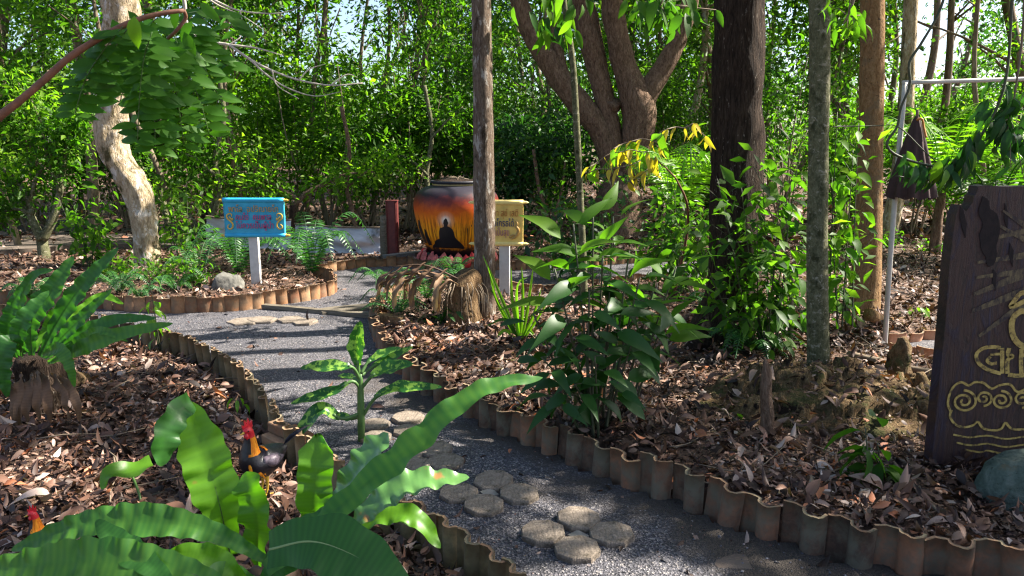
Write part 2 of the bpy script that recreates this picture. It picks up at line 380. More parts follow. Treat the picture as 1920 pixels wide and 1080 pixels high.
def sheet(name, poly, z, mat, step=.08, amp=.006):
    x0, y0 = poly.min(0) - .1; x1, y1 = poly.max(0) + .1
    X, Y = np.meshgrid(np.arange(x0, x1, step), np.arange(y0, y1, step), indexing='ij')
    d = sdist(X, Y, poly); Z = z + amp * wavy(X, Y, 1.7) - np.where(d > 0, .0, 0)
    ins = d < .05; nx, ny = X.shape
    i, j = np.meshgrid(np.arange(nx - 1), np.arange(ny - 1), indexing='ij'); i = i.ravel(); j = j.ravel()
    q = np.stack([i * ny + j, (i + 1) * ny + j, (i + 1) * ny + j + 1, i * ny + j + 1], 1)
    q = q[ins.ravel()[q].all(1)]
    V = np.stack([X, Y, Z], 2).reshape(-1, 3); u = np.unique(q); mp = np.zeros(len(V), int); mp[u] = np.arange(len(u))
    return tag(mk(name, V[u], mp[q], mat), kind='structure')
clipP = PATH.copy(); clipP[:, 1] = np.clip(clipP[:, 1], 1.7, 99); clipP[:, 0] = np.clip(clipP[:, 0], -9, 9)
sheet('gravel_path', clipP, 0.0, M['gravel'])
sheet('side_path', PATH2, 0.015, M['gravel'])

# bare dirt terrace at the back left
dp = W2([(-260, 500), (0, 488), (90, 480), (150, 474), (280, 474), (400, 479), (560, 478), (700, 474), (700, 452), (560, 452), (400, 436), (250, 432), (100, 424), (-260, 420)])
M['dirt'] = plain('dirt', (.105, .08, .062), .95, .35, 5, .6, bd=.03)
V, Fs = poly_prism(dp, 0, 1); V = np.c_[V[:, 0], V[:, 2], np.where(V[:, 1] > .5, -.05, .14)]
tag(mk('dirt_terrace', V, Fs, M['dirt'], smooth=False), kind='structure')

# loose stones on the path
T_peb = (np.array([(1, 0, 0), (-.9, .1, 0), (0, 1, .1), (0.1, -.9, 0), (0, 0, .7), (0, 0, -.6)]), [np.array([(0, 2, 4), (2, 1, 4), (1, 3, 4), (3, 0, 4), (2, 0, 5), (1, 2, 5), (3, 1, 5), (0, 3, 5)])])
n_ = 80000; yy = 2.4 + 8.2 * R.random(n_) ** 1.5; xx = R.uniform(-6, 3, n_)
d = sdist(xx, yy, PATH); ez = ((.809 * xx + .588 * yy + .25 * wavy(xx, yy, 1.2)) > 2.15) & (yy < 5.7); kk = (d < -.03) & (~ez | (R.random(n_) < .22)) & (R.random(n_) < np.clip(1.2 - .09 * yy, .2, 1)); xx, yy = xx[kk], yy[kk]; n_ = len(xx)
s = R.gamma(3, .0010, n_) + .0022; s[R.random(n_) < .003] *= 3
P = np.stack([xx, yy, .006 * wavy(xx, yy, 1.7) + s * .2], 1); A = R.normal(size=(n_, 3)); A[:, 2] *= .3; Nn = R.normal(0, .3, (n_, 3)); Nn[:, 2] += 1
V, Fs = scatter(T_peb, P, orient(A, Nn), np.stack([s * R.uniform(.7, 1.3, n_), s, s * .8], 1))
m, n, p = nodes('pebble'); c = ramp(n, tintfac(n, 0), [(0, (.02, .02, .024)), (.5, (.07, .068, .08)), (.85, (.16, .15, .16)), (.95, (.34, .30, .28)), (1, (.26, .11, .07))]); n.links.new(c, p.inputs['Base Color']); p.inputs['Roughness'].default_value = .75
tag(mk('gravel_stones', V, Fs, m, tint=np.repeat(R.random(n_), 6), smooth=False), 'loose grey stone chips scattered over the path', 'gravel', kind='stuff')

# ------------------------------------------------------------------ clay tile edging
def tile_mesh(pitch, amp, h, single=False, seed=0, deep=.07):
    t = np.array([-.5, -.485, -.45, -.39, -.32, -.25, -.18, -.11, -.05, -.015, 0, .12, .25, .38, .5]); rr = random.Random(seed)
    if single: x = t * pitch * 1.02; y = amp * np.cos(pi * t)
    else:
        x = t * pitch * 1.03; y = np.where(t < 0, amp * np.abs(np.sin(2 * pi * t)) ** .55, -amp * .28 * np.sin(2 * pi * t))
    th = .015; top = h + np.array([rr.uniform(-.0035, .0035) for _ in x])
    n_ = len(x); dx, dy = np.gradient(x), np.gradient(y); L = np.hypot(dx, dy); nx, ny = -dy / L, dx / L
    fx, fy, bx, by = x + nx * th / 2, y + ny * th / 2, x - nx * th / 2, y - ny * th / 2
    V = []
    for (X, Y) in ((fx, fy), (bx, by)):
        for z in (np.full(n_, -deep), top * .55, top): V.append(np.stack([X * (1.0 + .02 * (z > 0)), Y, z], 1))
    V = np.concatenate(V); k = 3 * n_; q = []; mi = []
    for s_ in (0, 1):
        for r_ in (0, 1):
            for i in range(n_ - 1):
                a = s_ * k + r_ * n_ + i; f = (a, a + 1, a + n_ + 1, a + n_); q.append(f if s_ else f[::-1]); mi.append(0)
    for i in range(n_ - 1): a = 2 * n_ + i; q.append((a, a + 1, a + 1 + k, a + k)); mi.append(1)
    for i in (0, n_ - 1):
        for r_ in (0, 1): a = r_ * n_ + i; q.append((a, a + n_, a + n_ + k, a + k)); mi.append(1)
    return V, np.array(q), mi
def clay(name, cols, alg, rim):
    m, n, p = nodes(name); v = mapped(n, (1, 1, 1)); o = N(n, 'ShaderNodeObjectInfo')
    add = N(n, 'ShaderNodeVectorMath', operation='ADD'); n.links.new(v, add.inputs[0]); n.links.new(o.outputs['Random'], add.inputs[1])
    mu = N(n, 'ShaderNodeVectorMath', operation='MULTIPLY'); mu.inputs[1].default_value = (1, 1, 1); n.links.new(add.outputs[0], mu.inputs[0])
    a = noise_(n, 22, 7, .7, mu.outputs[0], .4); b = noise_(n, 9, 6, .7, mu.outputs[0], .2)
    c = ramp(n, math_(n, 'ADD', math_(n, 'MULTIPLY', a, .6), math_(n, 'MULTIPLY', o.outputs['Random'], .4)), cols)
    c = mixc(n, ramp(n, b, [(.43, (0, 0, 0)), (.60, (rim, rim, rim))]), c, alg)
    n.links.new(c, p.inputs['Base Color']); p.inputs['Roughness'].default_value = .85; bump(n, p, a, .5, .006); return m
M['clay_near'] = clay('clay_near', [(.3, (.07, .040, .026)), (.5, (.17, .085, .048)), (.75, (.34, .15, .075))], (.135, .125, .085), .75)
M['clay_rim'] = clay('clay_rim', [(.3, (.16, .085, .045)), (.7, (.34, .19, .10))], (.15, .14, .085), .8)
M['clay_far'] = clay('clay_far', [(.3, (.16, .065, .03)), (.5, (.28, .13, .055)), (.75, (.40, .22, .11))], (.14, .11, .07), .6)
M['clay_orange'] = clay('clay_orange', [(.3, (.42, .19, .10)), (.7, (.62, .33, .19))], (.4, .25, .15), .3)
M['clay_tan'] = clay('clay_tan', [(.3, (.14, .085, .04)), (.5, (.26, .175, .085)), (.75, (.40, .28, .15))], (.13, .11, .06), .6)
TM = {}
def tiles(label, line, pitch, amp, h, mats, side=1, single=False, z=0.0, off=.02, hjit=.012, group='clay tile edgings along the path'):
    L = np.r_[0, np.cumsum(np.hypot(*np.diff(line, axis=0).T))]; n_ = max(2, int(L[-1] / pitch))
    c = line.mean(0); t = thing('tile_edging', label, 'edging', (c[0], c[1], z), group)
    key = (pitch, amp, h, single, mats[0])
    if key not in TM:
        TM[key] = []
        for s_ in range(5):
            V, q, mi = tile_mesh(pitch, amp, h, single, s_ + 1); o = mk('tile', V, q, [M[mats[0]], M[mats[1]]], None, None, True, mi)
            TM[key].append(o.data); bpy.data.objects.remove(o)
    for i in range(n_):
        s_ = (i + .5) * pitch + random.uniform(-.006, .006); x = np.interp(s_, L, line[:, 0]); y = np.interp(s_, L, line[:, 1])
        x2 = np.interp(s_ + .05, L, line[:, 0]); y2 = np.interp(s_ + .05, L, line[:, 1]); x1 = np.interp(s_ - .05, L, line[:, 0]); y1 = np.interp(s_ - .05, L, line[:, 1])
        a = atan2(y2 - y1, x2 - x1); nx, ny = -sin(a), cos(a)
        if side < 0: a += pi
        if proj(np.array([[x, y, 0]]))[0][0] > 2080 or y < 1.9: continue
        o = bpy.data.objects.new('tile', random.choice(TM[key])); COL.objects.link(o); o.parent = t
        o.location = (x - c[0] - nx * side * off, y - c[1] - ny * side * off, random.uniform(-hjit, hjit))
        o.rotation_euler = (random.gauss(0, .06), random.gauss(0, .05), a + random.gauss(0, .10)); o.scale = (random.uniform(.90, .99), 1, random.uniform(.95, 1.04))
    return t
tiles('long row of weathered S-shaped clay tiles edging the litter bed right of the path', E_right, .185, .055, .165, ('clay_near', 'clay_rim'), 1, off=.02, hjit=.018)
tiles('row of small clay tiles around the back of the bed with the stump', E_island, .13, .02, .12, ('clay_far', 'clay_rim'), 1, single=True)
tiles('row of clay tiles behind the jar along the far side of the path', E_far[:], .14, .022, .13, ('clay_far', 'clay_rim'), 1, single=True)
tiles('curved row of brown clay tiles below the blue sign and the pale trunk', E_sign, .135, .022, .16, ('clay_far', 'clay_rim'), -1 if False else 1, single=True)
tiles('row of yellowish clay tiles between the left litter bed and the path', E_left, .145, .034, .17, ('clay_tan', 'clay_rim'), -1, off=-.0, z=.0)
tiles('short row of orange clay tiles on the near side of the small right path', SIDE_LO, .20, .03, .14, ('clay_orange', 'clay_rim'), -1, single=True)
tiles('short row of orange clay tiles on the far side of the small right path', SIDE_UP, .20, .03, .11, ('clay_orange', 'clay_rim'), -1, single=True)

# ------------------------------------------------------------------ stepping stones
M['concrete'] = bark_mat('concrete', [(.42, (.10, .082, .064)), (.60, (.19, .155, .122)), (.85, (.29, .24, .19))], (30, 30, 30), .8, .008, patch=(9, (.06, .05, .035), .54, .12), patch2=(70, (.30, .26, .21), .66, .04))
M['concrete_grey'] = plain('concrete_grey', (.17, .165, .15), .9, .35, 18, .6)
def octagon(name, px, py, wpx, label, h=.03, sides=8, rz=None, mat='concrete', grp='stepping stones in the path', sx=1.0):
    c = gp(px, py, .02); r = pxm(wpx, c) / 2; V = []; a0 = (pi / sides if rz is None else rz)
    rings = [(r * .98, -.03), (r, h - .012), (r * .985, h - .004), (r * .95, h), (r * .5, h + .001)]
    for (q, z) in rings:
        for k in range(sides * 2):
            a = a0 + k * pi / sides; rr = q * (1 if k % 2 == 0 else cos(pi / sides)) * (1 + .05 * mnoise.noise(Vector((px + cos(a) * 2, py + sin(a) * 2, z * 9))))
            V.append((cos(a) * rr * sx, sin(a) * rr, z + .002 * mnoise.noise(Vector((px + k, py, z * 30)))))
    m_ = sides * 2; q = [(i * m_ + k, i * m_ + (k + 1) % m_, (i + 1) * m_ + (k + 1) % m_, (i + 1) * m_ + k) for i in range(4) for k in range(m_)]
    V.append((0, 0, h + .001)); tr = [(4 * m_ + k, 4 * m_ + (k + 1) % m_, len(V) - 1) for k in range(m_)]
    o = mk(name, V, [np.array(q), np.array(tr)], M[mat], smooth=False); o.location = (c[0], c[1], .004); o.rotation_euler = (random.gauss(0, .03), random.gauss(0, .03), random.gauss(0, .12)); o.location.z -= random.uniform(0, .012)
    return tag(o, label, 'paving stone', grp)
for cl, items in (('the set of four nearest the camera', [(1085, 971, 86, 'far'), (1018, 999, 87, 'left'), (1147, 999, 87, 'right'), (1082, 1030, 90, 'near')]),
                  ('the middle set of four, beside the wavy frond', [(925, 900, 78, 'far'), (860, 922, 78, 'left'), (973, 923, 78, 'right, with a small dry leaf on it'), (907, 945, 80, 'near')]),
                  ('the set beside the spotted plant', [(765, 782, 62, 'far'), (702, 794, 60, 'left'), (768, 807, 64, 'right, speckled and sunlit'), (705, 820, 60, 'near')])):
    for (a, b, c_, d_) in items: octagon('stepping_stone', a, b, c_, 'octagonal stone slab, the ' + d_ + ' one of ' + cl if ',' not in d_ else 'octagonal slab, the ' + d_.split(',')[0] + ' one, bearing a small leaf, of four by the wavy frond' if 'leaf' in d_ else 'sunlit speckled octagonal slab, the right one of four by the spotted plant')
for (a, b, c_, d_) in [(815, 841, 70, 'octagonal slab behind the dark striped one, under the wavy frond'), (835, 864, 74, 'dark octagonal slab striped by shadow right of the wavy frond'), (778, 872, 68, 'dark octagonal slab half hidden under the wavy frond'), (772, 850, 44, 'small octagonal slab between two others under the wavy frond')]:
    octagon('stepping_stone', a, b, c_, d_)
octagon('paving_block', 1084, 1000, 42, 'small square block in the middle of the nearest four stones', .02, 4, 0, 'concrete_grey', None)
octagon('paving_block', 917, 921, 38, 'small square block in the middle of the four stones by the wavy frond', .02, 4, 0, 'concrete_grey', None)
octagon('paving_slab', 1362, 1036, 112, 'square concrete slab sunk in the dark earth at the bottom of the path', .008, 4, pi / 4 + .25, 'dirt', None)
for (a, b, c_, d_) in [(458, 601, 64, 'flat grey slab below the tile edging, left of two'), (492, 598, 56, 'flat grey slab touching the left one below the tile edging'), (545, 597, 52, 'flat grey slab near the end of the old plank'), (572, 601, 50, 'flat dark slab nearest the old plank'), (1405, 700, 10, None)]:
    if d_: octagon('flat_slab', a, b, c_, d_, .025, 6, .2, 'concrete', 'flat slabs across the sunny path')
V, Fs = box(-.5, .5, -.5, .5, 0, 1)
def plank(name, a, b, w_, h_, mat, label, cat, z=0.0, roll=0.0, tw=.01):
    A = gp(*a, z); C_ = gp(*b, z); L = np.linalg.norm(C_ - A); n_ = 14; V = []; 
    for i in range(n_ + 1):
        t = i / n_; wob = tw * mnoise.noise(Vector((t * 5, a[0], 0))); ww = w_ / 2 * (1 + .15 * mnoise.noise(Vector((t * 6, 5, a[0])))); hh = h_ * (1 + .15 * mnoise.noise(Vector((t * 7, 9, a[0]))))
        V += [(t * L, -ww + wob, 0), (t * L, ww + wob, 0), (t * L, ww * .96 + wob, hh), (t * L, -ww * .96 + wob, hh)]
    q = [(i * 4 + k, i * 4 + (k + 1) % 4, i * 4 + 4 + (k + 1) % 4, i * 4 + 4 + k) for i in range(n_) for k in range(4)] + [(3, 2, 1, 0), (n_ * 4, n_ * 4 + 1, n_ * 4 + 2, n_ * 4 + 3)]
    o = mk(name, V, np.array(q), mat, smooth=False); o.location = tuple(A); o.rotation_euler = (roll, 0, atan2(C_[1] - A[1], C_[0] - A[0]))
    return tag(o, label, cat)
M['old_wood'] = bark_mat('old_wood', [(.4, (.045, .036, .026)), (.62, (.13, .11, .08)), (.9, (.22, .19, .15))], (4, 40, 30), .6, .01)
plank('old_plank', (494, 578), (702, 596), .07, .045, M['old_wood'], 'long mossy grey plank lying across the path at the plank step', 'plank')
plank('short_plank', (600, 587), (696, 577), .22, .03, M['old_wood'], 'short wide weathered board lying just behind the long plank', 'plank')
plank('rotten_log', (708, 603), (758, 610), .11, .08, M['bark_orange'], 'short rotten log lying inside the tile edging near the stump', 'log', z=.05)
# concrete beam with holes
t = thing('concrete_beam', 'grey concrete beam with small holes lying against the red steel post', 'beam', gp(762, 490, .0))
P0, P1 = gp(722, 494, 0), gp(800, 484, 0); Lb = np.linalg.norm(P1 - P0)
Vb, Fb = box(-Lb / 2, Lb / 2, -.06, .06, 0, .13); ob = mk('body', Vb, Fb, M['concrete_grey'], t, smooth=False); ob.rotation_euler.z = atan2(P1[1] - P0[1], P1[0] - P0[0])
for i in range(5):
    Vh, Fh = tube([(-.28 + i * .14, -.064, .07), (-.28 + i * .14, -.058, .07)], .009, 8); h_ = mk('hole', Vh, Fh, plain('hole_dark', (.02, .02, .02)) if i == 0 else bpy.data.materials['hole_dark'], t); h_.rotation_euler.z = ob.rotation_euler.z  # dark discs on the face stand in for the shade inside the holes
# pile of brick tiles by the left border
t = thing('brick_stack', 'small stack of clay blocks leaning on the tile edging behind the rooster', 'bricks', gp(518, 838, .03), rz=-.75)
for k_, (x, y, z, a) in enumerate([(0, 0, 0, 0), (0, .075, 0, .03), (0, .15, 0, -.02), (.0, .045, .062, .05)]):
    Vb, Fb = box(-.10, .10, -.034, .034, 0, .058); o = mk('brick', Vb, Fb, M['clay_far'], t, smooth=False); o.location = (x, y, z); o.rotation_euler.z = a
    bv = o.modifiers.new('bevel', 'BEVEL'); bv.width = .005; bv.segments = 1

# ------------------------------------------------------------------ painted jar on its lotus base
JC = gp(853, 505, 0); JR = pxm(78, JC) ; JD = JC + np.array((0, JR * .8, 0))
u = pxm(1, JD)                        # metres per pixel at the jar
jar = thing('water_jar', 'large round jar painted with an orange sunset and a dark seated figure', 'jar', (JD[0], JD[1], 0))
zt = lambda py: at(853, py, JD[1])[2]
prof_px = [(50, 474), (56, 466), (60, 455), (68, 436), (74, 415), (78.5, 392), (78.5, 378), (75, 366), (68, 357), (58, 351), (48, 347.5), (43, 346.5), (43, 344), (47, 341.5), (48, 339), (45, 338), (42, 339.5), (41, 346), (40, 360)]
prof = spline(np.array([(r * u, zt(py), 0) for r, py in prof_px]), 60)[:, :2]
V, Fs = lathe(prof, 64)
m, n, p = nodes('jar_paint'); tc = N(n, 'ShaderNodeTexCoord'); sx = N(n, 'ShaderNodeSeparateXYZ'); n.links.new(tc.outputs['Object'], sx.inputs[0])
z0, z1 = prof[0, 1], zt(345)
zz = math_(n, 'DIVIDE', math_(n, 'SUBTRACT', sx.outputs[2], float(z0)), float(z1 - z0))
ang = math_(n, 'ARCTAN2', sx.outputs[0], math_(n, 'MULTIPLY', sx.outputs[1], -1))
cmb = N(n, 'ShaderNodeCombineXYZ'); n.links.new(math_(n, 'MULTIPLY', ang, 14), cmb.inputs[0]); n.links.new(math_(n, 'MULTIPLY', zz, 1.6), cmb.inputs[1])
streak = noise_(n, 1.3, 5, .6, cmb.outputs[0], .3)
blot = noise_(n, 7, 7, .75, tc.outputs['Object'], .4)
zj = math_(n, 'ADD', zz, math_(n, 'MULTIPLY', math_(n, 'SUBTRACT', blot, .5), .22))
base = ramp(n, zj, [(.02, (.006, .006, .012)), (.10, (.035, .010, .006)), (.15, (.70, .20, .008)), (.34, (.95, .38, .012)), (.52, (.85, .24, .010)), (.66, (.55, .09, .008)), (.78, (.17, .022, .012)), (.88, (.020, .013, .020)), (1, (.028, .028, .038))])
sm = ramp(n, zj, [(.12, (0, 0, 0)), (.2, (1, 1, 1)), (.5, (1, 1, 1)), (.64, (0, 0, 0))])
st = math_(n, 'MULTIPLY', ramp(n, streak, [(.47, (0, 0, 0)), (.58, (1, 1, 1))]), sm)
c = mixc(n, math_(n, 'MULTIPLY', st, .8), base, (.17, .03, .006))
hc = (-14 * u, zt(406)); dx_ = math_(n, 'SUBTRACT', sx.outputs[0], float(hc[0])); dz_ = math_(n, 'SUBTRACT', sx.outputs[2], float(hc[1]))
hd = math_(n, 'SQRT', math_(n, 'ADD', math_(n, 'MULTIPLY', dx_, dx_), math_(n, 'MULTIPLY', dz_, dz_)))
frontm = math_(n, 'LESS_THAN', sx.outputs[1], 0.0)
halo = math_(n, 'MULTIPLY', ramp(n, math_(n, 'DIVIDE', hd, float(20 * u)), [(.2, (1, 1, 1)), (.5, (.22, .22, .22)), (.9, (0, 0, 0))]), frontm)
c = mixc(n, math_(n, 'MULTIPLY', halo, .85), c, (.95, .85, .72))
n.links.new(c, p.inputs['Base Color']); p.inputs['Roughness'].default_value = .5; p.inputs['Specular IOR Level'].default_value = .25; bump(n, p, blot, .25, .004)
mk('body', V, Fs, m, jar)
M['rim_gold'] = plain('rim_gold', (.26, .19, .07), .5)
V, Fs = lathe([(43.6 * u, zt(348)), (43.8 * u, zt(344.5)), (47.4 * u, zt(342)), (45, 0)][:3] and [(43.4 * u, zt(348.5)), (44.2 * u, zt(346)), (44.0 * u, zt(343.5)), (43.2 * u, zt(343))], 48); mk('neck_band', V, Fs, M['rim_gold'], jar)
# silhouettes painted on the jar, following its surface
black = plain('silhouette_black', (.008, .006, .008), .45, .1)
def on_jar(pts_px, name, fill=True, lift=.003):
    from mathutils.geometry import tessellate_polygon, delaunay_2d_cdt
    pts = [Vector((a, b)) for a, b in pts_px]; nb = len(pts)
    xs = [a for a, b in pts_px]; ys = [b for a, b in pts_px]
    grid = [Vector((a, b)) for a in np.arange(min(xs), max(xs), 2.2) for b in np.arange(min(ys), max(ys), 2.2)]
    r = delaunay_2d_cdt(pts + grid, [(i, (i + 1) % nb) for i in range(nb)], [], 1, 1e-4)
    V = []
    for v in r[0]:
        P = at(v.x, v.y, JD[1] - JR * .9); X = (v.x - 853) * u; Z = zt(v.y)
        rr = np.interp(Z, prof[:42, 1], prof[:42, 0]) + lift; X = np.clip(X, -rr * .985, rr * .985)
        V.append((X, -sqrt(max(rr * rr - X * X, 0)), Z))
    # only faces inside the outline
    poly = np.array(pts_px); f = []
    for t in r[2]:
        cx = np.mean([r[0][i].x for i in t]); cy = np.mean([r[0][i].y for i in t]); ins = False
        for i in range(nb):
            a, b = poly[i], poly[(i + 1) % nb]
            if (a[1] > cy) != (b[1] > cy) and cx < (b[0] - a[0]) * (cy - a[1]) / (b[1] - a[1]) + a[0]: ins = not ins
        if ins and len(t) == 3: f.append(tuple(t)[::-1])
    return mk(name, V, np.array(f), black, jar)
seat = [(838.5, 402), (840.5, 402), (842, 405), (843.5, 410), (842, 416), (846, 418), (851, 422), (853, 428), (855, 437), (858, 441), (862, 445), (866, 449), (869, 453), (871, 457.5), (868, 459), (812, 459), (813, 454), (817, 450), (817, 446), (821, 442), (826, 440), (826, 434), (826.5, 426), (828, 420), (834, 418), (836, 416), (834.5, 411), (835.5, 406)]
on_jar([(a - 14 + 1 - 0 if False else a - 0, b) for a, b in seat], 'seated_figure')
on_jar([(786, 408), (789, 410), (791, 420), (795, 432), (799, 445), (801, 452), (795, 453), (792, 444), (787, 432), (785, 420)], 'standing_figure')
on_jar([(798, 424), (801, 425), (804, 434), (808, 444), (811, 453), (805, 455), (801, 446), (798, 436)], 'standing_figure')
# trees of the painting as thin dark strokes low on the right
for k_ in range(7): 
    x = 876 + k_ * 6.5; on_jar([(x, 459), (x + 1.6, 459), (x + 2.2 + (k_ % 3) - 1, 420 - (k_ % 4) * 6), (x + 1 + (k_ % 3) - 1, 420 - (k_ % 4) * 6)], 'painted_stroke', lift=.0025)
V, Fs = lathe([(41 * u, zt(339)), (36 * u, zt(337)), (14 * u, zt(335)), (.001, zt(334.5))], 32); mk('lid', V, Fs, M['bark_dark'], jar)
bz = B()
for k_ in range(26):
    a = R.uniform(0, 2 * pi); r_ = R.uniform(.05, .2); q = np.array([(cos(a) * r_ * t + sin(3 * t + k_) * .03 + jar.location.x - .0, sin(a) * r_ * t + jar.location.y, zt(336) + .05 * sin(pi * t) * R.uniform(.3, 1)) for t in np.linspace(-1, 1, 6)]); bz.add(*tube(q, .004, 4))
o = bz.build('twig_nest', M['twig']); o['label'] = 'tangle of dry twigs lying on top of the painted jar'; o['category'] = 'twigs'
ped = thing('lotus_base', 'pink red lotus petal base under the painted jar', 'pedestal', (JD[0], JD[1], 0))
V, Fs = lathe([(60 * u, zt(507)), (60 * u, zt(497)), (50 * u, zt(485)), (56 * u, zt(477)), (57 * u, zt(474.4)), (20 * u, zt(474.2))], 48); mk('drum', V, Fs, plain('drum_teal', (.03, .06, .07), .5), ped)
M['petal'] = plain('petal', (.48, .11, .10), .7, .55, 22, .3); M['petal_red'] = plain('petal_red', (.55, .03, .03), .6, .4, 22)
t_ = np.linspace(0, 1, 9); hp = (zt(479) - zt(512)) * .82
for ring, (rr, hh, off_, nn) in enumerate([(70, 1.0, 0, 15), (65, 1.12, .5, 15)]):
    for k_ in range(nn):
        a = (k_ + off_) * 2 * pi / nn; V = []
        for x in t_:
            wv = .105 * sin(pi * (.18 + .82 * x)) ** .8 * (1.0 if x < 1 else .02) * 1.5
            for s_, b_ in ((-1, 0), (-.5, .022), (0, .03), (.5, .022), (1, 0)):
                r_ = (rr - 3) * u + .05 * sin(pi * x) + b_ - (.02 * x); V.append((r_ * cos(a) - s_ * wv / 2 * sin(a), r_ * sin(a) + s_ * wv / 2 * cos(a), .0 + x * hp * hh))
        q = np.array([(i * 5 + j, i * 5 + j + 1, i * 5 + j + 6, i * 5 + j + 5) for i in range(8) for j in range(4)])
        o = mk('petal', V, q, M['petal_red'] if k_ % 5 == 2 else M['petal'], ped)
V, Fs = lathe([(74 * u, -.02), (74 * u, .03), (20 * u, .03)], 40); mk('foot', V, Fs, M['concrete_grey'], ped)

# ------------------------------------------------------------------ scroll signs
def text_mesh(s, size, mat, parent, x, z, y, wid=None, ext=.0025):
    cu = bpy.data.curves.new('t', 'FONT'); cu.body = s; cu.size = size; cu.align_x = 'CENTER'; cu.extrude = ext; cu.resolution_u = 3; cu.offset = size * .004
    ob = bpy.data.objects.new('t', cu); COL.objects.link(ob); dg = bpy.context.evaluated_depsgraph_get(); me = bpy.data.meshes.new_from_object(ob.evaluated_get(dg))
    bpy.data.objects.remove(ob); me.materials.clear(); me.materials.append(mat)
    xs = [v.co.x for v in me.vertices]; W_ = max(xs) - min(xs); k_ = (wid / W_) if wid else 1
    for v in me.vertices: v.co = Vector(((v.co.x) * k_ + x, y - v.co.z, v.co.y + z))
    o = bpy.data.objects.new('lettering', me); COL.objects.link(o); o.parent = parent; return o
def scroll(label, post_px, board_px, col, rolls, Yd, texts, knob, orn, rz=0.0):
    l, tp, r, bt = board_px; base = gp(*post_px, .06); Y = base[1] - .03 if Yd is None else Yd
    cx = (l + r) / 2; C0 = at(cx, bt, Y); t = thing('scroll_sign', label, 'sign', (C0[0], Y, 0), 'painted scroll signs on white posts', rz)
    uu = pxm(1, C0); Wd = (r - l) * uu; zb, ztp = C0[2], at(cx, tp, Y)[2]; H = ztp - zb
    n1, n2 = 24, 14; V = []; ss = np.linspace(0, 1, n2)
    for s_ in ss:
        for k_ in range(n1 + 1):
            x = (k_ / n1 - .5) * Wd; e = .004 * mnoise.noise(Vector((s_ * 7, 3, label.__len__()))) if k_ in (0, n1) else 0
            V.append((x + e, -.012 + .006 * sin(s_ * pi), zb + H * s_ + .002 * mnoise.noise(Vector((x * 9, s_, 0)))))
    nf = len(V); V += [(a, b + .024, c_) for a, b, c_ in V]; q = []
    for i in range(n2 - 1):
        for k_ in range(n1):
            a = i * (n1 + 1) + k_; q += [(a, a + 1, a + n1 + 2, a + n1 + 1), (a + nf, a + nf + n1 + 1, a + nf + n1 + 2, a + nf + 1)]
    for i in range(n2 - 1):
        for k_ in (0, n1): a = i * (n1 + 1) + k_; q.append((a, a + nf, a + nf + n1 + 1, a + n1 + 1))
    mk('board', V, np.array(q), col, t)
    for z_, rr in ((zb + .012, .024), (ztp - .014, .028)):
        Vt, Ft = tube([(-Wd / 2, -.004, z_), (0, -.004, z_), (Wd / 2, -.004, z_)], rr, 16, 12, .06, 5); mk('roll', Vt, Ft, rolls, t)
        for sx_ in (-1, 1):
            pf = [(.016, 0), (.019, .01), (.012, .018), (.016, .03), (.010, .045), (.001, .058)]
            Vk, Fk = lathe(pf, 12); Vk = np.stack([sx_ * (Wd / 2 + Vk[:, 2]), Vk[:, 1] - .004, Vk[:, 0] + z_], 1); mk('finial', Vk, Fk, knob, t)
    for (s_, xx, zf, wd, mt) in texts: text_mesh(s_, .1, mt, t, xx * uu, zb + H * zf, -.020, wd * uu)
    for (pts, wd, mt) in orn:
        c_ = spline(np.array([(a, b, 0) for a, b in pts]), 30)[:, :2]; V2, F2 = ribbon2d([((a - cx) * uu, zb + (bt - b) * uu) for a, b in c_], wd * uu * (1.1 - np.abs(np.linspace(-1, 1, 30)) ** 2 * .6))
        V3 = np.c_[V2[:, 0], np.full(len(V2), -.0175), V2[:, 1]]; o = mk('ornament', V3, F2[:, ::-1], mt, t); so = o.modifiers.new('thick', 'SOLIDIFY'); so.thickness = .006
    # post
    pw = .055; top = zb + H * .6; Vp, Fp = box(-pw + (base[0] - C0[0]), pw + (base[0] - C0[0]), .014, .014 + pw, -.1, top)
    o = mk('post', Vp, Fp, M['white_wood'], t, smooth=False); bv = o.modifiers.new('bevel', 'BEVEL'); bv.width = .005
    return t
M['white_wood'] = plain('white_wood', (.52, .50, .47), .8, .12, 14, .3)
M['sign_blue'] = plain('sign_blue', (.03, .33, .50), .6, .18, 9, .3); M['roll_blue'] = plain('roll_blue', (.02, .33, .56), .5, .15, 9, .3)
M['sign_cream'] = plain('sign_cream', (.80, .55, .14), .65, .2, 7, .3); M['roll_cream'] = plain('roll_cream', (.80, .62, .22), .6, .15, 9, .3)
M['gold'] = plain('gold', (.62, .38, .05), .35, .2, 30, .2); M['gold_text'] = plain('gold_text', (.42, .25, .07), .5, .2, 30, 0)
M['red_text'] = plain('red_text', (.42, .045, .16), .6, .2, 30, 0); M['navy_text'] = plain('navy_text', (.02, .03, .12), .6, .1, 30, 0)
M['orange_text'] = plain('orange_text', (.45, .17, .03), .6, .2, 30, 0); M['pink_text'] = plain('pink_text', (.40, .15, .18), .6, .2, 30, 0)
curl = lambda x, y, s: [[(x + s * a, y + b) for a, b in [(3.5, 6), (4.5, 2), (1, 0), (-3, 1.5), (-5.2, 5), (-3.5, 10), (1, 14), (5, 19), (5, 25), (1, 29), (-3, 28), (-4.5, 24), (-1, 20)]], [(x + s * a, y + b) for a, b in [(-1, 6), (2, 9), (5, 12), (5.5, 8)]]]
orn_b = [(c_, 2.6, M['gold']) for s_, x in ((1, 434), (-1, 527)) for c_ in curl(x, 400, s_)]
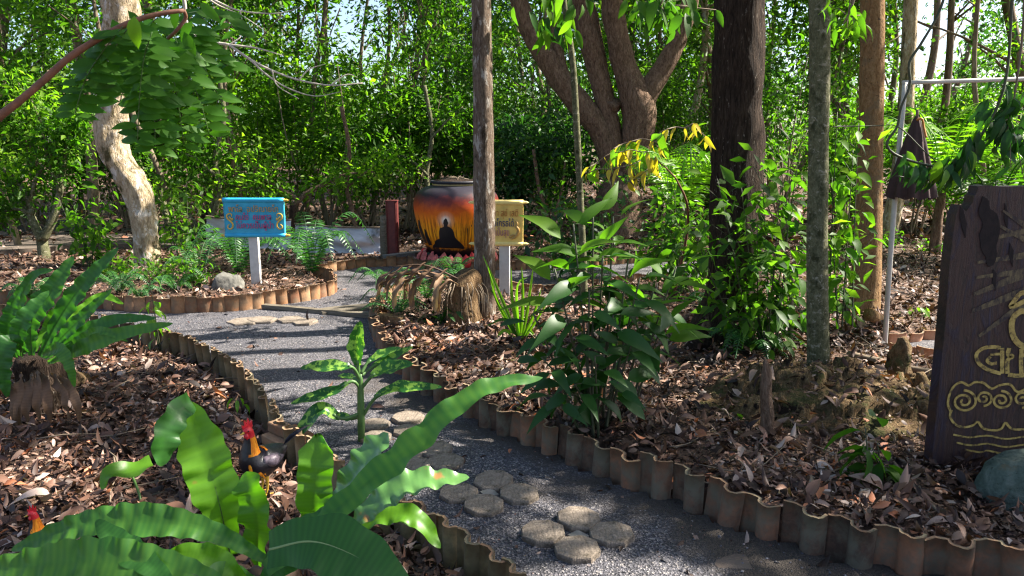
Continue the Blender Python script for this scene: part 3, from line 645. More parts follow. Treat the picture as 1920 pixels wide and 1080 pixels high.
scroll('blue painted scroll sign with gold and magenta lettering on a white post', (481, 535), (423, 373, 536, 443), M['sign_blue'], M['roll_blue'], None,
       [('พาโล  อปริณายโก', 0, .66, 92, M['gold_text']), ('คนโง่  คนพาล', -1, .445, 66, M['red_text']), ('ไม่ควรเป็นผู้นำ', 1, .22, 70, M['red_text'])], M['gold'], orn_b)
orn_y = [([(967, 413), (970, 419), (968, 424), (972, 430), (970, 438), (965, 445), (957, 447)], 5, M['gold_text']), ([(955, 446), (960, 441), (966, 440)], 4, M['gold_text']), ([(896, 413), (894, 422), (897, 432), (895, 442), (901, 447)], 4, M['gold_text'])]
scroll('cream scroll sign with brown and navy lettering half hidden by the grey trunk', (946, 560), (889, 377, 981, 459), M['sign_cream'], M['roll_cream'], None,
       [('โกธํ ฆตฺวา สุขํ เสติ', -3, .66, 80, M['orange_text']), ('ฆ่าความโกรธได้', -5, .43, 68, M['navy_text']), ('ย่อมอยู่เป็นสุข', -8, .22, 56, M['pink_text'])], M['roll_cream'], orn_y, rz=-.06)

# ------------------------------------------------------------------ white post frame with closed parasol
PB = gp(1660, 655, .05); YP = PB[1]
pf = thing('post_frame', 'leaning white metal post with a horizontal white bar at its top', 'post', PB)
ptop = at(1697, 155, YP + .1); pr = pxm(4.6, PB)
V, Fs = tube(loc([gp(1658, 665, -.05), at(1668, 500, YP), at(1684, 300, YP + .05), ptop], pf), pr, 12, 16, .02, 3); M['white_metal'] = plain('white_metal', (.50, .47, .42), .55, .1, 30, .15); mk('post', V, Fs, M['white_metal'], pf)
V, Fs = tube(loc([ptop + (-.02, 0, 0), at(1800, 152, YP + .1), at(1990, 146, YP + .1)], pf), pr * .85, 10, 6, .02, 3); mk('crossbar', V, Fs, M['white_metal'], pf)
YU = YP - .02; um = thing('closed_parasol', 'closed dark brown parasol hanging beside the white post', 'parasol', at(1709, 371, YU + .0)); uu = pxm(1, um.location)
n_z, n_a = 22, 54; V = []; zb_, zt_ = 0.0, at(1704, 218, YU)[2] - um.location.z
for i in range(n_z):
    t = i / (n_z - 1); rr = np.interp(t, [0, .15, .5, .8, .95, 1], [40, 37, 25, 14, 7, 3]) * uu
    for k_ in range(n_a):
        a = k_ * 2 * pi / n_a; fold = 1 + .16 * (1 - t * .6) * sin(a * 9 + 1.2 * t) + .05 * sin(a * 4 + 2)
        V.append((cos(a) * rr * fold + (-5 * t) * uu, sin(a) * rr * fold * .8, zb_ + (zt_ - zb_) * t + (.012 * sin(a * 9) if i == 0 else 0)))
q = [(i * n_a + k_, i * n_a + (k_ + 1) % n_a, (i + 1) * n_a + (k_ + 1) % n_a, (i + 1) * n_a + k_) for i in range(n_z - 1) for k_ in range(n_a)]
M['brown_cloth'] = plain('brown_cloth', (.045, .020, .018), .8, .25, 30, .3); mk('canopy', V, np.array(q), M['brown_cloth'], um)
V, Fs = tube([(-5 * uu, 0, zt_ - .02), (-5 * uu, 0, zt_ + .05)], .012, 8); mk('tip', V, Fs, M['twig'], um)
V, Fs = tube([(-9 * uu, -.03, zt_ - .03), (-2 * uu, -.05, zt_ - .02), (4 * uu, -.04, zt_ - .08), (8 * uu, -.06, zt_ - .16)], .008, 6, 14); mk('tie', V, Fs, M['orange_text'], um)
for k_ in range(8):
    a = k_ * pi / 4; V, Fs = tube([(cos(a) * 33 * uu, sin(a) * 26 * uu, -.004), (cos(a) * 12 * uu - 4 * uu, sin(a) * 8 * uu, zt_ * .75)], .004, 5); mk('rib', V, Fs, M['twig'], um)
V, Fs = tube([(10 * uu, 0, 0), (10 * uu, 0, -.05), (14 * uu, 0, -.075), (18 * uu, 0, -.05), (18 * uu, 0, -.02)], .005, 6, 12); mk('strap', V, Fs, M['brown_cloth'], um)
V, Fs = tube([(0, 0, .1), (0, 0, -.03)], .012, 8); mk('pole', V, Fs, M['twig'], um)

# ------------------------------------------------------------------ carved wooden slab sign, right edge
YS = gp(1800, 893, .05)[1] ; sg = thing('wooden_sign', 'tall dark purple wooden slab with hand painted yellow letters and clouds', 'sign', at(1900, 893, YS))
us = pxm(1, at(1900, 620, YS)); O_ = np.array(sg.location)
def sp_(a, b, dy=0): P = at(a, b, YS); return (P[0] - O_[0], P[2] - O_[2])
outl = [(1834, 349), (1850, 347), (1880, 350), (1922, 349), (1990, 352), (2052, 350), (2060, 500), (2066, 700), (2076, 925), (1900, 925), (1740, 925), (1746, 880), (1751, 820), (1757, 760), (1764, 690), (1770, 630), (1776, 560), (1780, 500), (1786, 450), (1790, 420), (1793, 402), (1797, 392), (1800, 384), (1806, 392), (1812, 396), (1818, 388), (1824, 380), (1826, 368), (1832, 362)]
o2 = [sp_(*p_) for p_ in outl]; V, Fs = poly_prism(o2, 0, .075)
m, n, p = nodes('painted_slab'); v = mapped(n, (6, 1, 1.1)); g = noise_(n, 3.0, 8, .7, v, 1.2); v2 = mapped(n, (30, 1, 1.5)); g2 = noise_(n, 2, 6, .7, v2)
c = ramp(n, g, [(.34, (.003, .002, .002)), (.42, (.020, .009, .005)), (.50, (.050, .020, .012)), (.57, (.020, .008, .012)), (.68, (.026, .020, .045))]); c = mixc(n, math_(n, 'MULTIPLY', g2, .5), c, (.02, .008, .01))
n.links.new(c, p.inputs['Base Color']); p.inputs['Roughness'].default_value = .6; bump(n, p, math_(n, 'ADD', g, math_(n, 'MULTIPLY', g2, .5)), .8, .02); M['slab'] = m
mk('slab', V, Fs, m, sg, smooth=False)
# rotted hollow at the top of the slab
cav = [(1842, 368), (1853, 376), (1856, 392), (1868, 400), (1874, 430), (1868, 458), (1866, 490), (1852, 500), (1846, 478), (1840, 470), (1836, 440), (1842, 420), (1834, 400)]
c3 = spline(np.array([(a, b, 0) for a, b in cav + cav[:1]]), 40)[:-1, :2]
V, Fs = poly_prism([sp_(a + 1.5 * mnoise.noise(Vector((a, b, 0)) * .3), b) for a, b in c3], -.004, .002); mk('rotten_patch', V, Fs, plain('rotten_wood', (.012, .007, .006), .95, .5, 30, 1), sg, smooth=False)
for pts in ([(1800, 386), (1806, 394), (1812, 420), (1810, 446), (1804, 430), (1799, 408)], [(1884, 380), (1890, 400), (1888, 430), (1882, 410)], [(1862, 505), (1868, 512), (1866, 545), (1860, 530)], [(1893, 455), (1900, 470), (1898, 500), (1891, 480)]):
    V, Fs = poly_prism([sp_(*p_) for p_ in pts], -.003, .002); mk('rotten_patch', V, Fs, bpy.data.materials['rotten_wood'], sg, smooth=False)
m, n, p = nodes('worn_yellow'); v = mapped(n, (8, 1, 8)); g = noise_(n, 4, 7, .75, v)
n.links.new(ramp(n, g, [(.40, (.07, .045, .02)), (.50, (.36, .25, .06)), (.7, (.52, .39, .12))]), p.inputs['Base Color']); p.inputs['Roughness'].default_value = .7; M['worn_yellow'] = m
m, n, p = nodes('faint_ray'); v = mapped(n, (8, 1, 3)); g = noise_(n, 4, 7, .75, v)
n.links.new(ramp(n, g, [(.42, (.022, .014, .016)), (.62, (.16, .12, .055))]), p.inputs['Base Color']); p.inputs['Roughness'].default_value = .8; M['faint_ray'] = m
STK = 0
def stroke(pts, wd, name='lettering', mat='worn_yellow', sm=True, nn=40, lift=.003, taper=False):
    global STK; STK += 1; lift = lift + .00012 * (STK % 40)
    c_ = spline(np.array([(a, b, 0) for a, b in pts]), nn)[:, :2] if sm else np.array(pts, float)
    P = np.array([sp_(*q_) for q_ in c_]); ww = np.full(len(P), wd * us) * (1 + .12 * np.array([mnoise.noise(Vector((k_ * .7, pts[0][0], 0))) for k_ in range(len(P))]))
    if taper: ww *= np.linspace(.4, 1, len(P))
    V2, F2 = ribbon2d(P, ww); o = mk(name, np.c_[V2[:, 0], np.full(len(V2), -lift), V2[:, 1]], F2, M[mat], sg); return o
for (a, b, w_) in [((1838, 452), (1925, 432), 7), ((1832, 492), (1925, 478), 8), ((1830, 520), (1925, 508), 8), ((1825, 552), (1925, 512), 11), ((1822, 583), (1925, 543), 11), ((1835, 630), (1925, 565), 9), ((1868, 420), (1925, 452), 6), ((1880, 395), (1925, 425), 6)]:
    stroke([a, ((a[0] + b[0]) / 2, (a[1] + b[1]) / 2), b], w_ * 1.6, 'painted_ray', 'faint_ray', taper=True, nn=12, lift=.0022)
# big letters
for pts, w_ in [([(1875, 652), (1860, 650), (1842, 653), (1830, 664), (1834, 680), (1850, 692), (1868, 698), (1876, 700)], 7), ([(1856, 668), (1850, 676), (1858, 682), (1868, 680)], 6), ([(1878, 652), (1878, 700)], 8), ([(1856, 664), (1878, 663)], 5),
                ([(1891, 652), (1889, 664), (1897, 668), (1888, 676), (1888, 700)], 8), ([(1889, 702), (1910, 704), (1930, 700), (1945, 694)], 8), ([(1914, 654), (1913, 678), (1914, 702)], 8), ([(1914, 668), (1922, 664), (1935, 668)], 6),
                ([(1960, 652), (1962, 700), (1975, 704), (1992, 700), (1994, 655)], 8)]: stroke(pts, w_, sm=len(pts) > 2)
stroke([(1925, 548), (1912, 550), (1902, 562), (1894, 574), (1904, 572), (1916, 566), (1926, 560)], 9)
stroke([(1932, 588), (1915, 583), (1903, 590), (1896, 604), (1897, 624), (1905, 640), (1920, 650), (1945, 654), (1975, 640), (1985, 610), (1970, 590), (1932, 588)], 11, nn=70)
# clouds and waves
spir = lambda cx, cy, r, turns, a0, s=1: [(cx + s * r * (1 - t * .85) * cos(a0 + turns * 2 * pi * t), cy + r * .85 * (1 - t * .85) * sin(a0 + turns * 2 * pi * t)) for t in np.linspace(0, 1, 26)]
for pts in (spir(1806, 752, 25, 1.9, -pi / 2), spir(1843, 746, 17, 1.6, pi / 2, -1), spir(1876, 750, 21, 1.8, -pi / 2), spir(1915, 748, 19, 1.7, pi / 2, -1), spir(1960, 752, 24, 1.8, -pi / 2)): stroke(pts, 4.6, 'painted_cloud', nn=90)
stroke([(1782, 772), (1776, 755), (1784, 728), (1800, 716), (1815, 722), (1826, 716), (1842, 717), (1858, 728), (1872, 722), (1892, 720), (1906, 734), (1925, 728), (1960, 724), (1990, 735)], 4.5, 'painted_cloud', nn=70)
stroke([(1783, 768), (1780, 780), (1790, 795), (1806, 800), (1822, 797), (1832, 790), (1842, 802), (1862, 806), (1876, 803), (1884, 792), (1896, 803), (1925, 803), (1945, 792), (1970, 803), (2000, 800)], 4.5, 'painted_cloud', nn=70)
for (y, dx) in ((817, 0), (832, 6), (845, 22)):
    stroke([(1786 + dx, y - 3), (1815 + dx, y + 2), (1850, y - 1), (1885, y + 5), (1930, y), (1990, y + 3)], 3.6, 'painted_wave', nn=50)

# ------------------------------------------------------------------ boulders, rocks
def rock(name, px, py, wpx, hpx, label, mat, depth=.8, dx=0, seed=1, cat='rock', rough=.16, py_off=0):
    c = gp(px, py, .03); uu = pxm(1, c); r = wpx / 2 * uu; h = hpx * uu / cos(.3); c = c + np.array((0, r * depth * .8, 0)); th = np.linspace(0, 2 * pi, 29)[:-1]; V = []
    ph = np.linspace(-.35, pi / 2, 12)
    for q_ in ph:
        for a in th:
            d = Vector((cos(a) * cos(q_), sin(a) * cos(q_), sin(q_))); s_ = 1 + rough * mnoise.noise(d * 1.6 + Vector((seed * 7, 0, 0))) * 1.6 + rough * .35 * mnoise.noise(d * 5 + Vector((seed, 3, 0)))
            sq = lambda x, e: math.copysign(abs(x) ** e, x)
            V.append((sq(d.x, .8) * r * s_, sq(d.y, .85) * r * depth * s_, sq(d.z, .8) * h * s_))
    q = [(i * 28 + k_, i * 28 + (k_ + 1) % 28, (i + 1) * 28 + (k_ + 1) % 28, (i + 1) * 28 + k_) for i in range(11) for k_ in range(28)]
    o = mk(name, V, np.array(q), mat); o.location = tuple(c); return tag(o, label, cat)
M['green_rock'] = bark_mat('green_rock', [(.4, (.040, .056, .044)), (.65, (.085, .112, .090)), (.9, (.15, .17, .14))], (14, 14, 14), .7, .012, patch=(6, (.12, .10, .06), .58, .1), patch2=(40, (.03, .04, .03), .60, .05))
M['grey_rock'] = bark_mat('grey_rock', [(.4, (.05, .05, .042)), (.65, (.12, .115, .10)), (.9, (.22, .21, .18))], (9, 9, 9), .6, .01)
rock('boulder', 1972, 985, 205, 112, 'large smooth greenish boulder in front of the wooden sign', M['green_rock'], .7, seed=2)
rock('rock', 420, 552, 62, 34, 'grey rounded rock among the ferns left of the blue sign post', M['grey_rock'], .8, seed=3)
rock('rock', 355, 450, 30, 14, 'small pale stone lying on the ground behind the pale trunk', M['grey_rock'], .8, seed=4)

# ------------------------------------------------------------------ termite mound under the mottled trunk
mc = gp(1548, 770, .05); X, Y = np.meshgrid(np.linspace(-1.05, 1.0, 130), np.linspace(-.75, .85, 100), indexing='ij')
rr = np.hypot(X / .95, (Y) / .72); ridg = np.array([[mnoise.noise(Vector((x * 5, y * 5, 1))) + .5 * abs(mnoise.noise(Vector((x * 14, y * 14, 4)))) for y in Y[0]] for x in X[:, 0]])
fine_ = np.array([[mnoise.noise(Vector((x * 30, y * 30, 7))) for y in Y[0]] for x in X[:, 0]])
h0 = np.clip(1 - rr ** 1.7, -.4, 1) * .30; st_ = np.clip(h0, 0, 1); terr = np.floor(st_ / .10 + ridg * 1.5) * .10
Z = np.where(h0 > 0, .6 * h0 + .4 * terr + .05 * ridg * (h0 > .02), h0 * .6) + .012 * fine_
V = np.stack([X, Y, Z], 2).reshape(-1, 3); i, j = np.meshgrid(np.arange(129), np.arange(99), indexing='ij'); i = i.ravel(); j = j.ravel(); q = np.stack([i * 100 + j, (i + 1) * 100 + j, (i + 1) * 100 + j + 1, i * 100 + j + 1], 1)
M['mound'] = bark_mat('mound', [(.4, (.06, .036, .018)), (.65, (.17, .11, .055)), (.9, (.30, .215, .12))], (30, 30, 14), 1.0, .03, patch=(6, (.085, .085, .03), .5, .10), patch2=(9, (.03, .018, .012), .56, .06))
o = mk('earth_mound', V, q, M['mound']); o.location = (mc[0], mc[1], .03); tag(o, 'rugged brown earth mound at the foot of the mottled trunk', 'mound'); MZ = (mc, X[:, 0], Y[0], Z)
def mound_z(x, y):
    i = np.clip(np.searchsorted(MZ[1], x - mc[0]), 0, 129); j = np.clip(np.searchsorted(MZ[2], y - mc[1]), 0, 99); return MZ[3][i, j] + .03
# little clay turrets on the mound
for (a, b, wd, hh, lb) in [(1722, 745, 30, 48, 'tall knobbly clay turret at the right end of the mound'), (1705, 742, 22, 34, 'low clay turret left of the tallest one on the mound'), (1688, 668, 34, 36, 'squat clay stub on the top right of the mound'), (1725, 800, 42, 50, 'broad clay turret low on the right side of the mound'), (1358, 752, 16, 30, 'small clay peg left of the broken stake')]:
    c = gp(a, b, .1 if b > 700 else .25); uu = pxm(1, c); V, Fs = tube([(0, 0, -.12), (0, .0, 0), (.01, 0, hh * uu * .6), (0, .01, hh * uu)], [wd * uu * .62, wd * uu * .55, wd * uu * .42, wd * uu * .22], 14, 14, .45, 14, seed=a); o = mk('clay_turret', V, Fs, M['mound']); o.location = tuple(c); tag(o, lb, 'clay turret', 'clay turrets on the mound')

# ------------------------------------------------------------------ tarp fence, posts
M['tarp'] = bark_mat('tarp', [(.3, (.22, .23, .25)), (.6, (.46, .48, .52)), (.9, (.60, .62, .66))], (2, 2, 6), .3, .02, patch=(3, (.14, .15, .13), .56, .12), rough=.55)
M['tarp_edge'] = plain('tarp_edge', (.40, .05, .05), .6)
tf = thing('tarp_fence', 'low fence of creased grey white tarpaulin behind the blue sign', 'fence', gp(550, 478, .1)); 
for (x0, x1, t0, t1, b0, b1, ed) in [(386, 546, 405, 412, 462, 468, 0), (553, 716, 419, 426, 474, 476, 1)]:
    Y = gp(550, 472, .1)[1]; nx, nz = 60, 22; V = []
    for i in range(nx):
        for j in range(nz):
            s_, t = i / (nx - 1), j / (nz - 1); px = x0 + (x1 - x0) * s_; sag = 3 * sin(pi * s_); pt = t0 + (t1 - t0) * s_ + sag; pb = b0 + (b1 - b0) * s_
            P = at(px, pb + (pt - pb) * t, Y); d_ = .05 * mnoise.noise(Vector((s_ * 3, t * 2.2, x0))) + .03 * sin(9 * t + 3 * s_ + 5 * sin(3 * s_)) * (1 - t * .5) + .035 * mnoise.noise(Vector((s_ * 9 + t * 5, t * 3, x0)))
            V.append((P[0], P[1] + d_, P[2]))
    q = np.array([(i * nz + j, (i + 1) * nz + j, (i + 1) * nz + j + 1, i * nz + j + 1) for i in range(nx - 1) for j in range(nz - 1)])
    V = loc(V, tf); mk('tarp_sheet', V, q, M['tarp'], tf)
    top = V[nz - 1::nz]; Ve, Fe = tube(top + (0, -.01, .0), .014, 6); mk('hem', Ve, Fe, M['twig'], tf)
for (a, tp, bt, wd) in [(382, 395, 470, 14), (548, 385, 473, 13)]:
    V, Fs = tube(loc([gp(a, bt + 6, -.05) + (0, .1, 0), at(a + 1, tp, gp(a, bt + 6, -.05)[1] + .1)], tf), pxm(wd, gp(a, bt)) / 2, 8, 8, .2, 6, seed=a); mk('fence_post', V, Fs, M['bark_dark'], tf)
M['red_steel'] = plain('red_steel', (.115, .018, .016), .6, .35, 14, .3)
c = gp(738, 489, 0); sp2 = thing('steel_post', 'short dark red corrugated steel post beside the jar', 'post', c); wpp = pxm(22, c) / 2; hgt = at(738, 377, c[1])[2]
nn = 44; th = np.linspace(0, 2 * pi, nn + 1)[:-1]; ring = [(wpp * (abs(cos(a)) ** .35 * np.sign(cos(a))) , wpp * .8 * (abs(sin(a)) ** .35 * np.sign(sin(a))) + .004 * sin(18 * a)) for a in th]
V = [(x, y, z) for z in (-.1, hgt) for x, y in ring]; V.append((0, 0, hgt)); q = [(k_, (k_ + 1) % nn, nn + (k_ + 1) % nn, nn + k_) for k_ in range(nn)]; tr = [(nn + k_, nn + (k_ + 1) % nn, 2 * nn) for k_ in range(nn)]
mk('shaft', V, [np.array(q), np.array(tr)], M['red_steel'], sp2, smooth=False)
V, Fs = box(-wpp * 1.04, wpp * 1.04, -wpp * .9, wpp * .9, hgt, hgt + .012); mk('cap', V, Fs, M['red_steel'], sp2, smooth=False)
c = gp(721, 490, 0); o = mk('wooden_post', *tube([(0, 0, -.1), (0, 0, .3), (.01, 0, at(721, 405, c[1])[2])], pxm(16, c) / 2, 10, 8, .15, 5), M['old_wood']); o.location = tuple(c + (0, .03, 0)); tag(o, 'weathered grey wooden post touching the red steel post', 'post')

# stakes
def stick(name, pts, wd, mat, label, cat, Yb=None, seg=8, rough=.15, z=0.03):
    b = gp(*pts[0], z); P = [at(a, c_, b[1]) for a, c_ in pts]; P[0] = P[0] - np.array((0, 0, .08)); r = np.array([w_ / 2 for w_ in (wd if isinstance(wd, (list, tuple)) else [wd] * len(pts))]) * pxm(1, b)
    V, Fs = tube(P, r, seg, max(6, len(pts) * 5), rough, 8, seed=pts[0][0]); o = mk(name, V - b, Fs, mat); o.location = tuple(b); return tag(o, label, cat)
stick('wooden_stake', [(1482, 678), (1483, 600), (1484, 512)], [9, 9, 8], M['twig'], 'thin upright wooden stake just left of the mottled trunk', 'stake')
t = stick('broken_stake', [(1438, 842), (1438, 780), (1436, 730), (1437, 690), (1434, 672)], [26, 23, 21, 15, 4], M['bark_brown'], 'short broken dark stake standing in the litter before the mound', 'stake', z=.08, seg=12, rough=.3)

# ------------------------------------------------------------------ roosters
def rooster(px, py, hpx, label, grp, face=-1, scale=1.0, body_col=(.012, .010, .014)):
    c = gp(px, py, .06); t = thing('rooster', label, 'rooster', c, grp); H = pxm(hpx, c) / 1.0
    blk = plain('feather_black', body_col, .35, .4, 60, .5) if 'feather_black' not in bpy.data.materials else bpy.data.materials['feather_black']
    org = bark_mat('feather_orange', [(.4, (.32, .06, .008)), (.6, (.70, .20, .015)), (.85, (.95, .38, .03))], (40, 40, 8), .5, .005, rough=.5) if 'feather_orange' not in bpy.data.materials else bpy.data.materials['feather_orange']
    red = plain('comb_red', (.62, .02, .03), .4, .2, 40, .3) if 'comb_red' not in bpy.data.materials else bpy.data.materials['comb_red']
    k = H
    # body, neck and head: one continuous lofted skin, materials by ring
    ctr = [(.42, .10, .50), (.30, .10, .46), (.12, .05, .42), (-.02, 0, .43), (-.10, -.02, .50), (-.12, -.03, .62), (-.115, -.035, .74), (-.12, -.04, .84), (-.14, -.05, .90), (-.17, -.07, .91), (-.20, -.08, .90)]
    rad_ = [.03, .12, .19, .20, .165, .115, .080, .062, .062, .045, .015]
    A = spline(np.c_[np.array(ctr), rad_], 40); P, r_ = A[:, :3] * k, A[:, 3] * k; sg_ = 20; T, N1, N2 = frames(P); V = []
    for i in range(40):
        for a in range(sg_):
            th_ = a * 2 * pi / sg_; f = 1 + (.07 * mnoise.noise(Vector((cos(th_) * 4, sin(th_) * 4, i * .35)))); V.append(P[i] + N1[i] * cos(th_) * r_[i] * f + N2[i] * sin(th_) * r_[i] * f)
    q = [(i * sg_ + a, i * sg_ + (a + 1) % sg_, (i + 1) * sg_ + (a + 1) % sg_, (i + 1) * sg_ + a) for i in range(39) for a in range(sg_)]; mi = []
    V = np.array(V)
    for (a, b, c_, d) in q:
        m_ = V[[a, b, c_, d]].mean(0) / k; ce = A[min(a // sg_, 39), :3]
        side = m_ - ce; front = side[0] < -.01 and abs(side[1]) < .10 and m_[2] < .80
        mi.append(2 if (m_[2] > .82) else (1 if (m_[2] > .60 and m_[0] < .12 and not front) else 0))
    mk('body', V, np.array(q), [blk, org, red], t, mi=mi)
    hp_, hd_, hn_, hs_ = [], [], [], []
    for q_ in range(150):
        i = int(R.integers(19, 32)); a = R.uniform(0, 2 * pi); rd = N1[i] * cos(a) + N2[i] * sin(a)
        if rd[0] < -.35 and abs(rd[1]) < .75: continue
        hp_.append(P[i] + rd * r_[i] * .96); hd_.append(-T[i] + rd * .28 + R.normal(0, .06, 3)); hn_.append(rd); hs_.append(k * R.uniform(.13, .21))
    Vh, Fh = scatter(leaf_t('lance', .20, -.2, .12, 4), np.array(hp_), orient(np.array(hd_), np.array(hn_)), np.array(hs_)); mk('hackle', Vh, Fh, org, t)
    # comb with points, wattles, beak, eye
    comb = [(-.20, .93), (-.205, .985), (-.175, .965), (-.17, 1.045), (-.145, .985), (-.125, 1.06), (-.105, .985), (-.08, 1.02), (-.075, .95), (-.09, .90), (-.15, .93)]
    V, Fs = poly_prism([(x * k, z * k) for x, z in comb], (-.058) * k, (-.030) * k); mk('comb', V, Fs, red, t, smooth=False)
    for s_ in (-1, 1):
        V, Fs = tube([(-.165 * k, (-.065 + s_ * .015) * k, .885 * k), (-.17 * k, (-.07 + s_ * .02) * k, .84 * k), (-.168 * k, (-.07 + s_ * .02) * k, .80 * k)], [.012 * k, .024 * k, .008 * k], 8, 8); mk('wattle', V, Fs, red, t)
        V, Fs = lathe([(.001, -.009 * k), (.009 * k, 0), (.001, .009 * k)], 8); o = mk('eye', V + np.array((-.155 * k, (-.06 + s_ * .055) * k, .915 * k)), Fs, bpy.data.materials['silhouette_black'], t)
        # wings and legs
        V, Fs = tube([(.30 * k, (.10 + s_ * .13) * k, .44 * k), (.12 * k, (.05 + s_ * .17) * k, .46 * k), (-.02 * k, s_ * .15 * k, .50 * k)], [.02 * k, .09 * k, .04 * k], 12, 14, .2, 12); mk('wing', V, Fs, plain('wing_silver', (.13, .10, .12), .4, .7, 50, .6) if 'wing_silver' not in bpy.data.materials else bpy.data.materials['wing_silver'], t)
        V, Fs = tube([(.04 * k, s_ * .07 * k, .32 * k), (.06 * k, s_ * .07 * k, .16 * k), (.04 * k, s_ * .07 * k, .0)], [.05 * k, .02 * k, .014 * k], 8, 10); lg = mk('leg', V, Fs, M['gold'], t)
        for a in (-.6, 0, .6, pi): V, Fs = tube([(.04 * k, s_ * .07 * k, .008 * k), (.04 * k - .09 * k * cos(a), s_ * .07 * k + .09 * k * sin(a), -.004 * k)], [.010 * k, .004 * k], 6); mk('toe', V, Fs, M['gold'], lg)
    V, Fs = lathe([(.018 * k, 0), (.014 * k, .02 * k), (.001, .055 * k)], 8); V = np.stack([-.20 * k - V[:, 2], V[:, 0] - .08 * k, V[:, 1] + .895 * k - .3 * V[:, 2]], 1); mk('beak', V, Fs, M['gold'], t)
    for a in range(9):
        f_ = a / 8 - .5; V, Fs = scatter(leaf_t('lance', .16, .1, .5, 6), np.array([(.38 * k, .10 * k, .52 * k)]), orient(np.array([(.55, f_ * .6, .75)]), np.array([(-.6, f_, .6)])), np.array([.42 * k * (1 - .3 * abs(f_))])); mk('tail_feather', V, Fs, blk, t)
    return t
t = rooster(490, 926, 148, 'rooster with a red comb, orange neck and black body on the leaf litter', 'chickens in the left bed'); t.rotation_euler.z = .75
t = rooster(92, 1050, 110, 'chicken with only its orange neck showing behind the lowest fronds', 'chickens in the left bed'); t.rotation_euler.z = .3

# ------------------------------------------------------------------ fallen leaves
LT = [leaf_t('oval', .46, .6, .35, 4), leaf_t('oval', .40, -.7, -.45, 4), leaf_t('lance', .34, .9, .6, 4), leaf_t('oval', .55, -.5, .6, 4)]
def litter(n0, y0, y1, xw, sz, name, lift=.02, expo=1.5, tri=False):
    yy = y0 + (y1 - y0) * R.random(n0) ** expo; xx = R.uniform(-1, 1, n0) * (yy * .78 + xw)
    h, d = ground_h(xx, yy)
    near_t = d > .05; onp = (d < -.05) & (R.random(n0) < .012); kk = near_t | onp
    mz = np.array([mound_z(a, b) if abs(a - mc[0]) < 1 and abs(b - mc[1]) < .74 else -1 for a, b in zip(xx, yy)]); onm = mz > .10
    kk &= ~(onm & (R.random(n0) < .72)); xx, yy, h, d, mz = xx[kk], yy[kk], h[kk], d[kk], mz[kk]
    z = np.where(d < 0, .008, np.maximum(h, mz)) + np.abs(R.normal(0, lift, len(xx))) * (d > 0)
    z += np.where(yy > 12, np.clip((yy - 16) / 30, 0, 1) * .3, 0)
    n_ = len(xx); P = np.stack([xx, yy, z], 1); D = R.normal(size=(n_, 3)); D[:, 2] *= .32; Nh = R.normal(0, .55, (n_, 3)); Nh[:, 2] = np.abs(Nh[:, 2]) + .6
    Rm = orient(D, Nh); s = np.minimum(sz * R.lognormal(0, .42, n_), sz * 1.9); bb = B(); which = R.integers(0, 4, n_)
    tints = np.clip(R.beta(1.6, 1.7, n_) + .13 * wavy(xx * 1.7, yy * 1.9), 0, 1); tints[R.random(n_) < .02] = 1
    for k_ in range(4):
        I = np.where(which == k_)[0]; T = LT[k_] if not tri else leaf_t('v', .5, .3, .15); V, Fs = scatter(T, P[I], Rm[I], np.stack([s[I] * R.uniform(.8, 1.2, len(I)), s[I], s[I] * R.uniform(.2, 1.5, len(I))], 1)); bb.add(V, Fs, np.repeat(tints[I], len(T[0])))
    return tag(bb.build(name, M['litter']), 'broken crumbs of dry leaves' if 'crumb' in name else 'deep layer of dry brown fallen leaves', 'leaf litter', kind='stuff')
litter(40000, 2.0, 6.5, .7, .052, 'fallen_leaves', .028, 1.25)
litter(40000, 5.8, 15, .7, .06, 'fallen_leaves', .025, 1.2)
litter(60000, 2.0, 9, .7, .022, 'leaf_crumbs', .018, 1.2, True)
litter(24000, 12, 34, 2, .12, 'fallen_leaves', .05, 1.3, True)
# the big fallen leaves that stand out
BL = leaf_t('oval', .6, .55, .35, 7)
for (a, b, s, ang, tl, lb) in [(685, 905, .13, 1.9, .9, None), (1690, 1010, .1, .3, .8, None), (1655, 918, .14, 1.0, .85, 'large curled tan leaf lying under the small green seedling'), (988, 772, .15, .2, .8, 'pale dry leaf draped over the tile edging below the wavy frond tip'), (1205, 786, .09, 1.2, .99, 'bright orange fallen leaf beside the central bushy plant'), (985, 755, .08, 1.5, .97, 'upright orange brown leaf behind the tile edging'), (95, 930, .15, 2.0, .85, 'big pale leaf standing up in the litter right of the hidden chicken'), (345, 960, .14, 1.45, .6, 'brown leaf standing upright left of the tall backlit frond'), (535, 676, .07, .2, .8, None)]:
    if not lb: continue
    c = gp(a, b, .12); o = mk('fallen_leaf', BL[0] * s, BL[1], M['litter'], tint=np.full(len(BL[0]), tl)); o.location = tuple(c); o.rotation_euler = (R.uniform(-.3, .9), R.uniform(-.3, .3), ang); tag(o, lb, 'leaf', 'large fallen leaves')
for pts, wd, lb in [([(1230, 700), (1330, 660), (1400, 640)], 12, None), ([(1750, 780), (1880, 800), (1940, 860)], 7, 'thin bare twig leaning on the foot of the wooden sign'), ([(1660, 850), (1720, 920), (1760, 960)], 8, 'dead twig in the litter between the seedling and the sign'), ([(1590, 665), (1700, 690), (1790, 705)], 16, 'long dead branch lying behind the mound beside the small path'), ([(1350, 1022), (1395, 1015)], 5, None), ([(700, 1010), (760, 960)], 4, None), ([(20, 600), (0, 640)], 5, None)]:
    if lb:
        P = [gp(a, b, .13) for a, b in pts]; b = P[0]; o = mk('fallen_branch', tube(P, [pxm(wd, b) / 2, pxm(wd, b) / 2.2, pxm(wd, b) / 4][:len(P)], 7, 12, .25, 9)[0] - b, tube(P, .01, 7, 12)[1], M['twig']); o.location = tuple(b); tag(o, lb, 'branch')
nstk = B()
